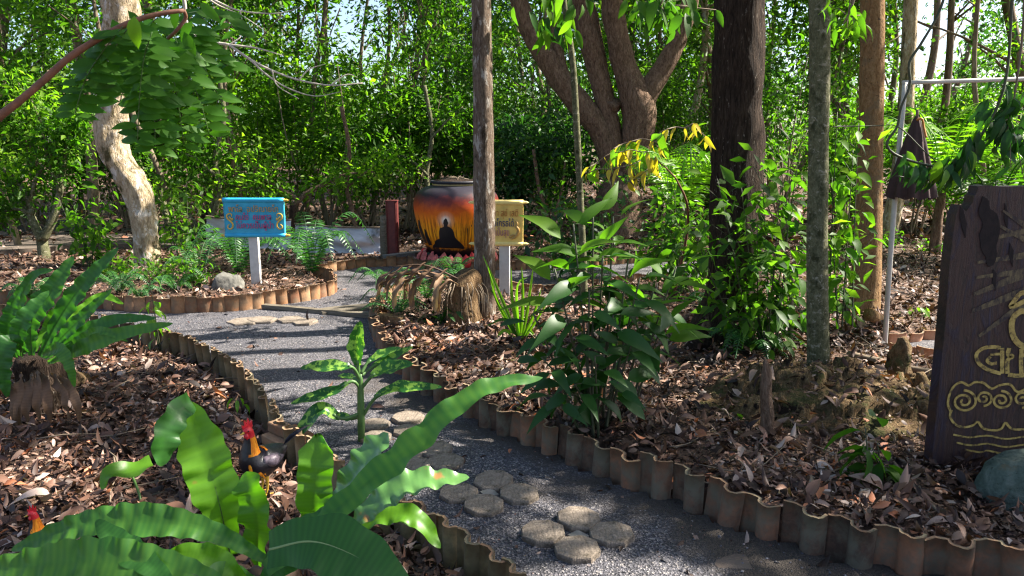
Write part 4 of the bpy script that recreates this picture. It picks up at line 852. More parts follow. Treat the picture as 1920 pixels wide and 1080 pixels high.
for k_ in range(420):
    y = 2.4 + 11 * R.random() ** 1.4; x = R.uniform(-1, 1) * y * .72; h, d = ground_h(np.array([x]), np.array([y]))
    if d[0] < .1: continue
    L = R.uniform(.08, .4); a = R.uniform(0, pi); P = np.array([x, y, h[0] + R.uniform(.02, .05)]); D = np.array([cos(a), sin(a), R.uniform(-.05, .15)]) * L
    nstk.add(*tube([P, P + D * .5 + R.normal(0, .012, 3), P + D], [.005, .004, .002], 4), tint=.5)
tag(nstk.build('fallen_twigs', M['twig']), 'thin dry twigs strewn through the leaf litter', 'twigs', kind='stuff')

# ------------------------------------------------------------------ trees near the camera
CROWNS = {}
def tree(label, pts, base, mat, ztop=8.0, seg=20, rough=.10, rf=3, limbs=4, flare=None, group=None, dz=0.0, name='tree', cat='tree'):
    """pts: (px, py, width px) from the foot up, in the vertical plane through the foot"""
    b = gp(*base, 0.0) if dz == 0 else gp(*base, dz); Y = b[1]; P = []; rr = []
    for k_, (a, c_, w_) in enumerate(pts): q = at(a, c_, Y); P.append(q); rr.append(pxm(w_, q) / 2)
    P[0] = P[0] - np.array((0, 0, .15)); d = (P[-1] - P[-2]); d /= np.linalg.norm(d); d = d * .5 + np.array((0, 0, .5)); d /= np.linalg.norm(d)
    nP = len(P)
    while P[-1][2] < ztop: P.append(P[-1] + d * 1.1 + np.array((R.normal(0, .05), R.normal(0, .05), 0))); rr.append(rr[-1] * .86)
    t = thing(name, label, cat, (b[0], Y, 0), group); V, Fs = tube(loc(P, t), rr, seg, len(P) * 9, rough, rf, seed=base[0] * .1); mk('trunk', V, Fs, mat, t)
    top = np.array(P[-1]); P = np.array(P)
    for k_ in range(limbs):
        a = k_ * 2 * pi / max(limbs, 1) + R.uniform(0, 1); i0 = max(nP, len(P) - 1 - k_ % 4) if len(P) > nP else len(P) - 1; s_ = P[i0] ; L = R.uniform(1.5, 3)
        e = s_ + np.array((cos(a) * L, sin(a) * L, L * .7)); V, Fs = tube(loc([s_, (s_ + e) / 2 + (0, 0, .25), e], t), [rr[i0] * .6, rr[i0] * .35, .02], 8, 10, .1, 3); mk('limb', V, Fs, mat, t)
    CROWNS[label] = (t, top); return t, P, rr
t1, P1_, r1_ = tree('pale crooked trunk with white patches, sunlit on its right side, left of the blue sign', [(276, 508, 52), (276, 495, 47), (275, 460, 45), (271, 420, 46), (262, 375, 48), (243, 335, 50), (222, 300, 50), (210, 268, 56), (207, 240, 60), (214, 205, 48), (220, 170, 46), (224, 120, 50), (226, 60, 60), (227, 0, 64), (228, -80, 60)], (276, 508), M['bark_pale'], seg=26, rough=.24, rf=5)
b_ = gp(910, 608, .05)
t2, P2_, r2_ = tree('straight grey trunk sunlit down its right edge, in front of the painted jar', [(910, 612, 50), (910, 585, 42), (909, 540, 40), (909, 480, 40), (908, 400, 40), (907, 300, 39), (906, 200, 38), (904, 100, 37), (902, 0, 36), (900, -90, 34)], (910, 608), M['bark_grey'], seg=20, rough=.10, rf=5)
t3, P3_, r3_ = tree('thick dark furrowed trunk rising from spreading roots behind the leafy bush', [(1345, 655, 165), (1352, 630, 130), (1366, 590, 112), (1374, 540, 100), (1378, 460, 94), (1381, 360, 93), (1383, 250, 93), (1385, 120, 92), (1386, 0, 90), (1387, -90, 86)], (1345, 655), M['bark_dark'], seg=28, rough=.14, rf=4)
t4, P4_, r4_ = tree('slender trunk mottled with green and pale lichen growing from the earth mound', [(1535, 690, 44), (1534, 665, 41), (1533, 600, 40), (1532, 500, 38), (1533, 400, 37), (1535, 250, 37), (1537, 120, 37), (1537, 0, 38), (1538, -90, 36)], (1535, 690), M['bark_moss'], dz=.22, rough=.06)
t5, P5_, r5_ = tree('smooth orange brown trunk behind the mottled trunk and left of the white post', [(1612, 600, 80), (1616, 585, 64), (1622, 540, 55), (1627, 460, 49), (1630, 350, 45), (1633, 230, 43), (1635, 100, 43), (1636, 0, 43), (1636, -90, 41)], (1612, 600), M['bark_orange'], rough=.07)
# roots of the thick dark trunk and of the grey trunk
for (t, pts, w_, mt) in [(t3, [(1340, 610), (1300, 632), (1258, 642), (1222, 655)], (46, 30, 18, 6), 'bark_brown'), (t3, [(1385, 620), (1415, 650), (1440, 665)], (40, 24, 6), 'bark_dark'), (t3, [(1320, 630), (1290, 660), (1262, 672)], (40, 24, 6), 'bark_dark'), (t5, [(1630, 590), (1660, 600), (1700, 596)], (26, 14, 6), 'bark_orange')]:
    q = [gp(a, b, .10 if k_ else .25) for k_, (a, b) in enumerate(pts)]; V, Fs = tube(loc(q, t), [pxm(x, q[0]) / 2 for x in w_], 12, 16, .25, 5); mk('root', V, Fs, M[mt], t)
# the big many-stemmed tree
b6 = gp(1165, 452, 0); Y6 = b6[1]; t6 = thing('tree', 'massive old tree with thick brown stems forking low behind the yellow leaves', 'tree', b6)
def limb6(pts, nm='stem', t=t6, Y=Y6, mat='bark_brown', up=0, dy=0, seg=20, rough=.14):
    P = [at(a, c_, Y + dy * k_) for k_, (a, c_, w_) in enumerate(pts)]; r_ = [pxm(w_ * .86, P[0]) / 2 for a, c_, w_ in pts]; d = P[-1] - P[-2]; d /= np.linalg.norm(d)
    for k_ in range(up): P.append(P[-1] + d * 1.0 + (0, 0, .5)); r_.append(r_[-1] * .8)
    V, Fs = tube(loc(P, t), r_, seg, len(P) * 7, rough, 3, seed=pts[0][0]); mk(nm, V, Fs, M[mat], t); return P
mk('trunk', *tube(loc([at(1160, 465, Y6), at(1160, 420, Y6), at(1162, 360, Y6), at(1165, 320, Y6)], t6), [pxm(x, b6) / 2 for x in (120, 92, 80, 40)], 26, 30, .14, 3), M['bark_brown'], t6)
limb6([(1150, 320, 50), (1128, 250, 50), (1098, 208, 52), (1058, 160, 48), (1018, 100, 44), (990, 50, 40), (972, 0, 38), (960, -60, 34)], up=3)
limb6([(1150, 330, 50), (1146, 250, 44), (1134, 190, 42), (1118, 120, 46), (1104, 60, 50), (1092, 0, 46), (1085, -60, 40)], up=3, dy=.02)
limb6([(1184, 330, 66), (1194, 260, 66), (1196, 200, 70), (1174, 135, 52), (1158, 70, 48), (1148, 10, 46), (1144, -60, 42)], up=3, dy=-.02)
limb6([(1192, 215, 56), (1218, 165, 50), (1250, 118, 42), (1275, 65, 38), (1292, 10, 36), (1300, -60, 32)], up=3)
limb6([(1075, 190, 40), (1050, 130, 34), (1040, 70, 28), (1042, 20, 24), (1050, -40, 22)], up=2, dy=.05)
V, Fs = tube(loc([at(1148, 205, Y6), at(1152, 190, Y6 - .1)], t6), .13, 10, 5, .3, 5); mk('burl', V, Fs, M['bark_brown'], t6)
CROWNS['big'] = (t6, at(1180, -250, Y6))

# the stump with dead fern
sb = gp(868, 606, .05); V, Fs = tube([(0, 0, -.1), (0, 0, 0), (0, 0, .22), (.02, .02, .38), (.0, 0, .45)], [pxm(x, sb) / 2 for x in (86, 74, 64, 58, 46)], 24, 20, .2, 5, flute=.04)
o = mk('tree_stump', V, Fs, M['stump_wood']); o.location = tuple(sb); tag(o, 'pale rotten stump hung with dead fern fronds touching the grey trunk', 'stump')

# ------------------------------------------------------------------ leaf clouds for crowns and shrubs
LIT = [(500, 635, 190, 58, 1), (330, 610, 150, 25, .7), (430, 690, 60, 60, .4), (620, 700, 120, 55, 1), (640, 540, 70, 22, .8), (850, 662, 130, 42, 1), (1000, 600, 80, 50, .8), (1220, 690, 110, 55, .6), (250, 680, 150, 32, .62), (110, 735, 50, 18, .5), (80, 930, 110, 60, .9),  (1130, 1062, 150, 30, .9), (1020, 925, 45, 14, .8), (800, 765, 60, 22, .6), (690, 850, 80, 34, 1), (1600, 735, 80, 40, .8), (1470, 590, 60, 60, .6), (1725, 650, 90, 45, 1), (1650, 560, 170, 45, .85), (1600, 690, 120, 20, .5), (480, 545, 140, 25, .8), (280, 520, 60, 60, 1), (900, 560, 120, 25, .7), (1500, 500, 300, 30, .7), (480, 830, 60, 60, .7), (950, 760, 40, 30, .4), (1120, 560, 60, 40, .6)]
LIT3 = [(at(a, b, y), r_, s_) for a, b, y, r_, s_ in [(400, 860, 2.4, .16, 1), (420, 960, 2.4, .12, .9), (596, 900, 2.42, .12, 1), (690, 860, 2.4, .14, 1), (790, 905, 2.3, .16, .9), (800, 980, 2.4, .12, .9), (300, 985, 2.2, .22, .6), (80, 1060, 2.0, .3, .6), (676, 640, 4.3, .16, 1), (600, 690, 4.3, .14, .9), (270, 490, 8.5, .4, 1), (255, 380, 8.5, .45, 1), (230, 280, 8.5, .45, 1), (225, 100, 8.5, .4, .8), (912, 560, 7.2, .3, 1), (909, 400, 7.2, .35, 1), (907, 200, 7.2, .35, 1), (905, 60, 7.2, .3, 1), (1535, 250, 5.6, .2, .6), (1535, 560, 5.6, .2, .6), (1630, 400, 7.4, .3, .8), (1630, 200, 7.4, .3, .6), (1705, 300, 6.2, .3, .9), (1440, 330, 6.1, .35, 1), (1480, 260, 6.1, .3, 1), (1350, 350, 6.1, .25, .8), (1400, 540, 6.1, .25, .6), (1110, 430, 4.4, .25, .8), (1180, 290, 5, .3, .8), (1090, 200, 13, .6, .5), (1200, 170, 13, .6, .5), (1410, 200, 6.2, .25, .6), (950, 420, 8.4, .25, .8), (810, 400, 10.5, .75, 1), (500, 400, 8.2, .4, .8), (1150, 590, 4.2, .18, .7), (1040, 560, 4.2, .18, .6), (560, 500, 9.5, .3, .8), (80, 560, 4.4, .35, .9), (180, 560, 4.4, .25, .9), (350, 150, 2.6, .3, .6), (950, 720, 2.4, .15, .5), (500, 300, 13, 1.0, .8), (700, 330, 12.6, .9, .8), (400, 250, 13.3, .9, .7), (850, 270, 13, .9, .7), (300, 290, 14.5, .8, .7), (600, 230, 14, .9, .8), (780, 220, 14.5, .9, .6), (1470, 320, 12.5, .8, .9), (1580, 340, 14, .8, .9), (1800, 400, 13, .9, .9), (1720, 440, 13, .8, .9), (1880, 300, 14, .8, .7), (100, 250, 13.5, .8, .7), (1275, 300, 9.5, .5, .9), (1760, 230, 11, .8, .9), (1180, 380, 13, .5, .5)]]
SH2 = np.array((SUNV.x, SUNV.y)) / SUNV.z
def open_to_sun(P, rng=R):          # thins crown and shrub leaves along sun rays to light chosen spots
    g = P[:, :2] - SH2 * P[:, 2:3]; tx, ty = proj(np.c_[g, np.full(len(g), .05)]); kp = np.ones(len(P)); nz = np.sin(g[:, 0] * 6.1 + 1.3 * np.sin(g[:, 1] * 5.2)) * np.cos(g[:, 1] * 6.7 + g[:, 0] * 2.2); wob = np.clip(1.0 + 1.1 * nz, .3, 1.9)
    for (a, b, ra, rb, s_) in LIT:
        d2 = ((tx - a) / ra) ** 2 + ((ty - b) / rb) ** 2; kp = np.minimum(kp, 1 - min(1, s_ * 1.3) * np.clip(2.3 - d2 * wob, 0, 1) ** .5)
    for (Q, r_, s_) in LIT3:
        q = Q[:2] - SH2 * Q[2]; d2 = ((g[:, 0] - q[0]) ** 2 + (g[:, 1] - q[1]) ** 2) / r_ ** 2; kp = np.where(P[:, 2] > Q[2] + .5, np.minimum(kp, 1 - s_ * np.clip(1.9 - d2 * .9, 0, 1)), kp)
    return np.where((P[:, 2] > 1.2) & (g[:, 1] > 1) & (g[:, 1] < 13), kp, 1)
GAPS = [(1745, 60, 58, 95, .97), (1785, 20, 45, 45, .9), (700, 50, 90, 75, .75), (760, 110, 60, 40, .5), (660, 10, 60, 40, .8), (80, 120, 60, 50, .45), (110, 230, 50, 40, .4), (600, 60, 40, 50, .5), (1450, 10, 50, 40, .6), (870, 30, 30, 60, .4), (1640, 120, 40, 60, .4), (980, 140, 40, 60, .4), (1890, 110, 60, 60, .4), (1225, 60, 40, 60, .4), (560, 30, 60, 30, .5), (30, 60, 40, 40, .7), (350, 40, 50, 40, .6), (480, 70, 50, 35, .6), (330, 130, 40, 30, .5), (1010, 60, 26, 60, .6), (1230, 40, 26, 50, .6), (1300, 150, 26, 60, .4), (1500, 120, 30, 40, .5), (820, 150, 40, 30, .4), (1850, 40, 50, 40, .6), (180, 40, 40, 40, .6)]
def sky_gap(P):
    tx, ty = proj(P); kp = np.ones(len(P)); wob = 1 + .35 * np.sin(tx * .11 + ty * .07) * np.cos(ty * .13)
    for (a, b, ra, rb, s_) in GAPS: kp = np.minimum(kp, 1 - s_ * np.clip(1.7 - (((tx - a) / ra) ** 2 + ((ty - b) / rb) ** 2) * wob, 0, 1))
    return kp
def cloud(centers, rad_, n_, size, tmpl=('v', .46, .2, .12), droop=.12, tint=None, sig=.5, rng=R, org=None, flat=.75):
    C_ = np.asarray(centers, float); k_ = rng.integers(0, len(C_), n_); d = rng.normal(0, sig, (n_, 3)); d[:, 2] *= flat
    rr = np.broadcast_to(np.asarray(rad_, float), (len(C_),)); P = C_[k_] + d * rr[k_][:, None]
    tz = tint if tint is not None else np.clip(.48 + rng.normal(0, .24, len(C_))[k_] + rng.normal(0, .22, n_), 0, 1)
    if org is not None:
        W_ = P + np.array(org); kk = (rng.random(n_) < open_to_sun(W_)) & (rng.random(n_) < sky_gap(W_)); P, d, tz = P[kk], d[kk], tz[kk]
    T = leaf_t(*tmpl); V, Fs = scatter(T, P, rnd_leaves(P, d, droop, .6, .8), size * rng.lognormal(0, .28, len(P))); return V, Fs, np.repeat(tz, len(T[0]))
def in_ellips(n_, c, r, rng=R, shell=.35):
    d = rng.normal(size=(n_, 3)); d /= np.linalg.norm(d, axis=1)[:, None]; q = rng.random(n_) ** shell; return np.asarray(c) + d * q[:, None] * np.asarray(r)

# sunlit undergrowth shrubs (foot px, distance, height, half width, leaf kind, amount, label)
def shrub(px, Y, h, rx, mat, n_, label, size=.10, ncl=34, z0=.1, grp='leafy shrubs of the undergrowth', cat='shrub', ry=None, stems=6, name='shrub', tmpl=('v', .42, .2, .12), lean=0, crad=.32):
    x = at(px, 400, Y)[0]; t = thing(name, label, cat, (x, Y, 0), grp); C_ = in_ellips(ncl, (lean, 0, z0 + h * .60), (rx, ry or rx * .8, h * .42), shell=.5); C_[:, 2] = np.clip(C_[:, 2], .08, None)
    V, Fs, tt = cloud(C_, crad * (rx / .9) ** .5, n_, size, tmpl, org=(x, Y, 0)); bb = B(); bb.add(V, Fs, tt); V_ = np.concatenate(bb.v); 
    mk('foliage', V_, [np.concatenate(f) for f in bb.f.values()], M[mat], t, np.concatenate(bb.t))
    st = B()
    for k_ in range(stems):
        e = C_[R.integers(0, ncl)]; s_ = np.array((R.normal(0, .08), R.normal(0, .08), -.05)); m_ = (s_ + e) / 2 + R.normal(0, .1, 3); V, Fs = tube([s_, m_, e], [.022, .014, .005], 5, 9); mk('stem', V, Fs, M['twig'], t)
    return t
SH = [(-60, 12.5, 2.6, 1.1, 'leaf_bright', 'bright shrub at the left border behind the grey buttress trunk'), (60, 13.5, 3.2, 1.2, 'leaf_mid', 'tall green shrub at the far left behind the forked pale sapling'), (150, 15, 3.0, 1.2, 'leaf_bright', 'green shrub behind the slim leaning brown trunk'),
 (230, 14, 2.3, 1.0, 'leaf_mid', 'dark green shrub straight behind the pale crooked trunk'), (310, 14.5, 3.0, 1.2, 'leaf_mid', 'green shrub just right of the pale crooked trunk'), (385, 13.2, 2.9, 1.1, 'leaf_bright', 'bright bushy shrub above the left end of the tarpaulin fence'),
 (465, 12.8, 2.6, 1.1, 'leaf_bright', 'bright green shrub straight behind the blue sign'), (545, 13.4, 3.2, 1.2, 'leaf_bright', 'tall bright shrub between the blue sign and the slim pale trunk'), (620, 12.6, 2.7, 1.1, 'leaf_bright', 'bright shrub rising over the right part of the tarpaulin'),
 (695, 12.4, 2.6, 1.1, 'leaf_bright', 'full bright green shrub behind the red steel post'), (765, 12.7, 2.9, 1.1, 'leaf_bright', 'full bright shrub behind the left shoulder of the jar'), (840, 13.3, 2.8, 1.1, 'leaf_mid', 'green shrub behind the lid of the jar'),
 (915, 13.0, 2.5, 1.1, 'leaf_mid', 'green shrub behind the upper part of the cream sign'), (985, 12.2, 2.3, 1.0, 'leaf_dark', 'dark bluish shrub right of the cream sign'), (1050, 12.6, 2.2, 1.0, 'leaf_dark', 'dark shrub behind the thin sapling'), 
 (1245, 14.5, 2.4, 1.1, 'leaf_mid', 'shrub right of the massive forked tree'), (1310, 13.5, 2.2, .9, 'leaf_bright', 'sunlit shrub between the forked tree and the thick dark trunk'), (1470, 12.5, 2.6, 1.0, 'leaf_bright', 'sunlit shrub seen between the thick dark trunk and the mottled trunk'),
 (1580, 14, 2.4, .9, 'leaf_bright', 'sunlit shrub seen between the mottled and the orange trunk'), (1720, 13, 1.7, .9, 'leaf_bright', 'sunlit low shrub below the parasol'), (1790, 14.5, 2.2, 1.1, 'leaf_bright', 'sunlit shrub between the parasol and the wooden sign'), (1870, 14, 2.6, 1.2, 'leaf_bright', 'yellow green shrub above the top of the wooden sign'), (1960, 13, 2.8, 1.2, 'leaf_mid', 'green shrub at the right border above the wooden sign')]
for k_, (px, Y, h, rx, mt, lb) in enumerate(SH):
    if 300 < px < 1100: Y += 1.2
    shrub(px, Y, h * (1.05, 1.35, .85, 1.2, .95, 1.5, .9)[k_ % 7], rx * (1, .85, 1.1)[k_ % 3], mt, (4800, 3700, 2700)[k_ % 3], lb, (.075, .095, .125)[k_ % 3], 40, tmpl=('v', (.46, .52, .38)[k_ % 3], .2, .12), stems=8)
SHB = [(-20, 18, 4.6, 'leaf_mid', 'tall dark shrubbery tree beyond the left border'), (120, 19, 4.2, 'leaf_bright', 'second row shrub beyond the slim leaning trunk'), (250, 18, 3.6, 'leaf_mid', 'second row shrub beyond the hanging pinnate leaves'), (380, 18, 4.4, 'leaf_bright', 'second row shrub under the dead pale branches'), (520, 17.5, 3.9, 'leaf_bright', 'second row shrub left of the slim pale trunk'),
 (650, 17, 3.7, 'leaf_bright', 'second row shrub right of the slim pale trunk'), (780, 17.5, 3.8, 'leaf_mid', 'second row shrub above the jar'), (930, 18, 3.6, 'leaf_mid', 'second row shrub right of the grey trunk'), (1050, 19, 3.4, 'leaf_dark', 'second row shrub under the leaning limb of the forked tree'), (1260, 19, 3.6, 'leaf_bright', 'second row shrub under the right limb of the forked tree'),
 (1330, 20, 4.2, 'leaf_dark', 'second row dark shrub left of the thick dark trunk'), (1470, 19, 4.4, 'leaf_mid', 'second row shrub right of the thick dark trunk'), (1600, 20, 3.2, 'leaf_bright', 'second row shrub left of the white post'), (1740, 20, 2.6, 'leaf_bright', 'second row shrub beyond the palm'), (1900, 20, 3.6, 'leaf_mid', 'second row shrub at the right border')]
for k_, (px, Y, h, mt, lb) in enumerate(SHB): shrub(px, Y + .6, h * (1.0, 1.55, .8, 1.3, 1.75)[k_ % 5], (1.6, 1.3, 1.7, 1.4, 1.2)[k_ % 5], mt, (3200, 4000, 2600)[k_ % 3], lb, (.11, .14, .10)[k_ % 3], 44, grp='second row of shrubs in the wood', crad=.4)

# ------------------------------------------------------------------ background trees with trunk and crown
BT = [(180, 128, 20, 13, 'slim brown trunk leaning left behind the pale crooked trunk'), (612, 594, 10, 14.5, 'very slim pale trunk in the middle of the bright undergrowth'), (630, 621, 15, 20, 'dark slim trunk just right of the very slim pale one'), (723, 721, 9, 23, 'thin brown trunk left of a close pair'), (776, 774, 11, 21, 'thin trunk, left one of a close pair'), (788, 784, 11, 22, 'trunk with a creeper, right one of a close pair'),
 (849, 857, 8, 25, 'thin dark trunk just left of the grey trunk'), (978, 978, 8, 21, 'thin trunk right of the grey trunk'), (1276, 1320, 15, 17, 'pale curved trunk leaning right behind the forked tree'), (1332, 1326, 20, 19, 'pale brown trunk beside the thick dark trunk'), (1573, 1570, 18, 16, 'light brown trunk between the mottled and the orange trunk'), (1590, 1586, 12, 18, 'thin light trunk touching the orange trunk'),
 (1672, 1712, 30, 12.2, 'pale stout trunk leaning right behind the white post'), (1742, 1790, 15, 19, 'grey trunk leaning right in the bright gap'), (1838, 1843, 9, 12, 'thin dark straight trunk above the wooden sign'), (1948, 1893, 24, 16, 'brown trunk leaning left at the top right corner'), (447, 424, 15, 17, 'dark slanting trunk behind the blue sign'), (20, 14, 18, 17, 'brown trunk at the far left border'),
 (100, 92, 11, 20, 'thin trunk among the leaves at the upper left'), (340, 352, 12, 19, 'thin trunk behind the hanging pinnate leaves'), (520, 512, 9, 24, 'thin trunk under the dead pale branches'), (680, 690, 8, 27, 'hair thin far trunk in the blue gap'), (1435, 1445, 12, 22, 'far trunk right of the thick dark trunk'), (1210, 1216, 8, 24, 'far trunk between the limbs of the forked tree'), (1655, 1668, 12, 22, 'far trunk left of the white post'), (290, 285, 22, 15.5, 'grey brown trunk low behind the pale crooked trunk'), (1000, 1010, 8, 28, 'hair thin far trunk behind the leaning limb')]
def far_tree(x, Y, x1, r, label, grp, n_=6500, lsz=.13, zt=9.5, mat='leaf_mid', zlo=3.2, cr=2.1, bark='bark_far'):
    t = thing('tree', label, 'tree', (x, Y, 0), grp); H = zt; k_ = (x1 - x) / 5.5
    P = [(k_ * z_ + (.06 + .14 * abs(sin(x * 3))) * sin(z_ * (.7 + .5 * abs(cos(x * 5))) + x), .1 * cos(z_ * .8 + x), z_) for z_ in np.linspace(-.1, H, 8)]; V, Fs = tube(P, np.linspace(r * 1.15, r * .45, 8), 9, 22, .12, 2, seed=x); mk('trunk', V, Fs, M[bark], t)
    C_ = in_ellips(55, (k_ * H * .75, 0, (zlo + H + 1) / 2), (cr, cr, (H + 1 - zlo) / 2), shell=.45); V, Fs, tt = cloud(C_, .5, n_, lsz, org=(x, Y, 0)); mk('crown', V, Fs, M[mat], t, tt)
    bb = B()
    for q in C_[:9]:
        z_ = max(q[2] - 1.0, 1.5); s_ = np.array((k_ * z_, 0, z_)); V, Fs = tube([s_, (s_ + q) / 2 + (0, 0, .1), q], [r * .35, r * .2, .012], 5, 7); mk('limb', V, Fs, M[bark], t)
    return t
for k_, (pb, ptp, wd, Y, lb) in enumerate(BT):
    A, C_ = at(pb, 420, Y), at(ptp, 0, Y); dzz = C_[2] - A[2]; mtl = ['leaf_mid', 'leaf_bright', 'leaf_mid', 'leaf_dark'][k_ % 4]
    in_gap = 1660 < pb < 1860 or 620 < pb < 860; far_tree(A[0], Y, A[0] + (C_[0] - A[0]) / dzz * 5.5, pxm(wd, C_) / 2, lb, 'slender trees of the wood behind', 3000 if in_gap else 4600, .14, mat=mtl, zlo=(4.0 if in_gap else 2.5), cr=2.0, bark='bark_pale' if pb in (1672, 1276) else 'bark_far')
for k_ in range(22):
    Y = R.uniform(23, 40); x = R.uniform(-.8, .74) * Y * (1 if k_ % 4 else 1); far_tree(x, Y, x + R.normal(0, 1.1), R.uniform(.05, .16), 'slender far tree deep in the wood', 'far trees deep in the wood', 5000, .19, 12, ['leaf_mid', 'leaf_bright', 'leaf_dark'][k_ % 3], 2.5, 2.8)
# far wood as one mass, open enough for the sky to show
n_ = 90000; a = R.uniform(-1.15, 1.0, n_); Yf = R.uniform(42, 60, n_); cl = np.array([mnoise.noise(Vector((x * 9, 3, 1))) for x in np.linspace(-1.2, 1.1, 400)]); hh = 3.0 + 6 * R.random(n_) ** 1.1
P = np.stack([a * Yf, Yf, .2 + R.random(n_) ** 1.0 * (6.3 + 5 * np.interp(a, np.linspace(-1.2, 1.1, 400), cl))], 1); nz = np.sin(P[:, 0] * .9 + P[:, 2] * .7) * np.cos(P[:, 2] * 1.3 - P[:, 0] * .35); kk = (nz > -.55) & (R.random(n_) < sky_gap(P)); P = P[kk]; n_ = len(P)
T = leaf_t('v', .5, .2, .12); V, Fs = scatter(T, P, rnd_leaves(P, R.normal(size=(n_, 3))), .34 * R.lognormal(0, .3, n_)); tag(mk('far_woods', V, Fs, M['leaf_mid'], tint=np.repeat(R.random(n_), 4)), 'distant green wood closing the view', 'woods', kind='stuff')
# small understorey trees whose leaves fill the upper part of the view
UT = [(30, 11.5, 'understorey tree at the upper left corner'), (300, 12.2, 'understorey tree above the pale crooked trunk'), (440, 13.6, 'understorey tree above the blue sign'), (570, 15.2, 'understorey tree at the dead pale twigs'), (700, 14.6, 'understorey tree above the red steel post'), (830, 15.6, 'understorey tree left of the grey trunk top'), (1000, 15, 'understorey tree right of the grey trunk top'), (1250, 17, 'understorey tree behind the fork of the massive tree'), (1470, 14, 'understorey tree between the dark and the mottled trunk'), (1600, 15, 'understorey tree behind the orange trunk'), (1900, 13.5, 'understorey tree at the upper right corner')]
for k_, (px, Y, lb) in enumerate(UT):
    A = at(px, 300, Y); far_tree(A[0], Y, A[0] + R.normal(0, .8), .045, 'slim ' + lb, 'understorey trees', 2600, .12, 5.6, ['leaf_bright', 'leaf_mid'][k_ % 2], 2.2, 1.25)

# ------------------------------------------------------------------ palms, ferns, small plants
def pinnate(pts, ll, n_, tmpl, droop=.25, ang=1.0, taper=True, up=(0, 0, 1), both=True, tint=None, rach=.004, jit=.08, lw=None):
    """leaflets along a midrib; returns a collector"""
    c_ = spline(pts, n_ + 2); T, _, _ = frames(c_); bb = B(); bb.add(*tube(c_, [rach] * (len(c_) - 1) + [rach * .3], 5, cap=False), tint=.3)
    U = np.asarray(up, float); P = []; D = []; Nh = []; s = []
    for i in range(1, n_ + 1):
        t = i / n_; side = np.cross(T[i], U); side /= np.linalg.norm(side) + 1e-9; k_ = (sin(pi * min(1, .12 + t * .86)) ** .6) if taper else 1
        for sg in (-1, 1):
            if not both and (i + (sg > 0)) % 2: continue
            d = side * sg * sin(ang) + T[i] * cos(ang) - np.array((0, 0, droop)) + R.normal(0, jit, 3); P.append(c_[i]); D.append(d); Nh.append(np.cross(side, T[i]) + R.normal(0, .12, 3) + U * .3); s.append(ll * k_ * R.uniform(.9, 1.1))
    V, Fs = scatter(leaf_t(*tmpl), np.array(P), orient(np.array(D), np.array(Nh)), np.array(s)); tt = tint if tint is not None else np.repeat(np.clip(.5 + R.normal(0, .15, len(P)), 0, 1), len(leaf_t(*tmpl)[0])); bb.add(V, Fs, tt); return bb
def build_local(bb, name, mat, parent):
    V = np.concatenate(bb.v); return mk(name, V, [np.concatenate(f) for f in bb.f.values()], mat, parent, np.concatenate(bb.t))
def fern(px, py, label, n_=9, L=.45, mat='fern', z=.05, grp='ferns in the beds', arch=.5, seed=0, ll=.075, a0=0, a1=2 * pi, nl=26, droopy=.6):
    b = gp(px, py, z); t = thing('fern', label, 'fern', b, grp)
    for k_ in range(n_):
        a = a0 + (a1 - a0) * (k_ + R.uniform(-.3, .3)) / n_; l = L * R.uniform(.75, 1.15); h = l * arch * R.uniform(.7, 1.3); dr = np.array((cos(a), sin(a), 0))
        pts = [np.zeros(3), dr * l * .3 + (0, 0, h * .75), dr * l * .65 + (0, 0, h), dr * l + (0, 0, h * (1 - droopy))]
        build_local(pinnate(pts, ll * (L / .45), nl, ('lance', .24, .2, .2, 3), .1, 1.25), 'frond', M[mat], t)
    return t
def palm(px, Y, label, n_=9, L=1.8, h0=.4, mat='leaf_lime', grp='palms', arch=.6, ll=.5):
    x = at(px, 400, Y)[0]; t = thing('palm', label, 'palm', (x, Y, 0), grp); V, Fs = tube([(0, 0, -.1), (0, 0, h0 * .6), (0.02, 0, h0)], [.09, .07, .05], 10, 8, .2, 5); mk('trunk', V, Fs, M['bark_brown'], t)
    for k_ in range(n_):
        a = k_ * 2 * pi / n_ + R.uniform(-.25, .25); l = L * R.uniform(.8, 1.15); h = l * arch * R.uniform(.8, 1.4); dr = np.array((cos(a), sin(a), 0)); o_ = np.array((0, 0, h0))
        build_local(pinnate([o_, o_ + dr * l * .3 + (0, 0, h * .8), o_ + dr * l * .7 + (0, 0, h), o_ + dr * l + (0, 0, h * .55)], ll, 30, ('lance', .085, .2, .25, 4), .35, .95, rach=.010), 'frond', M[mat], t)
palm(1760, 11, 'sunlit palm arching under the white crossbar', 10, 1.5, 1.0); palm(1275, 9.5, 'yellow green palm left of the thick dark trunk', 10, 1.15, .9, grp='palms', ll=.38)
palm(1860, 10, 'palm with dark fronds above the wooden sign', 8, 1.3, .7, 'leaf_mid')
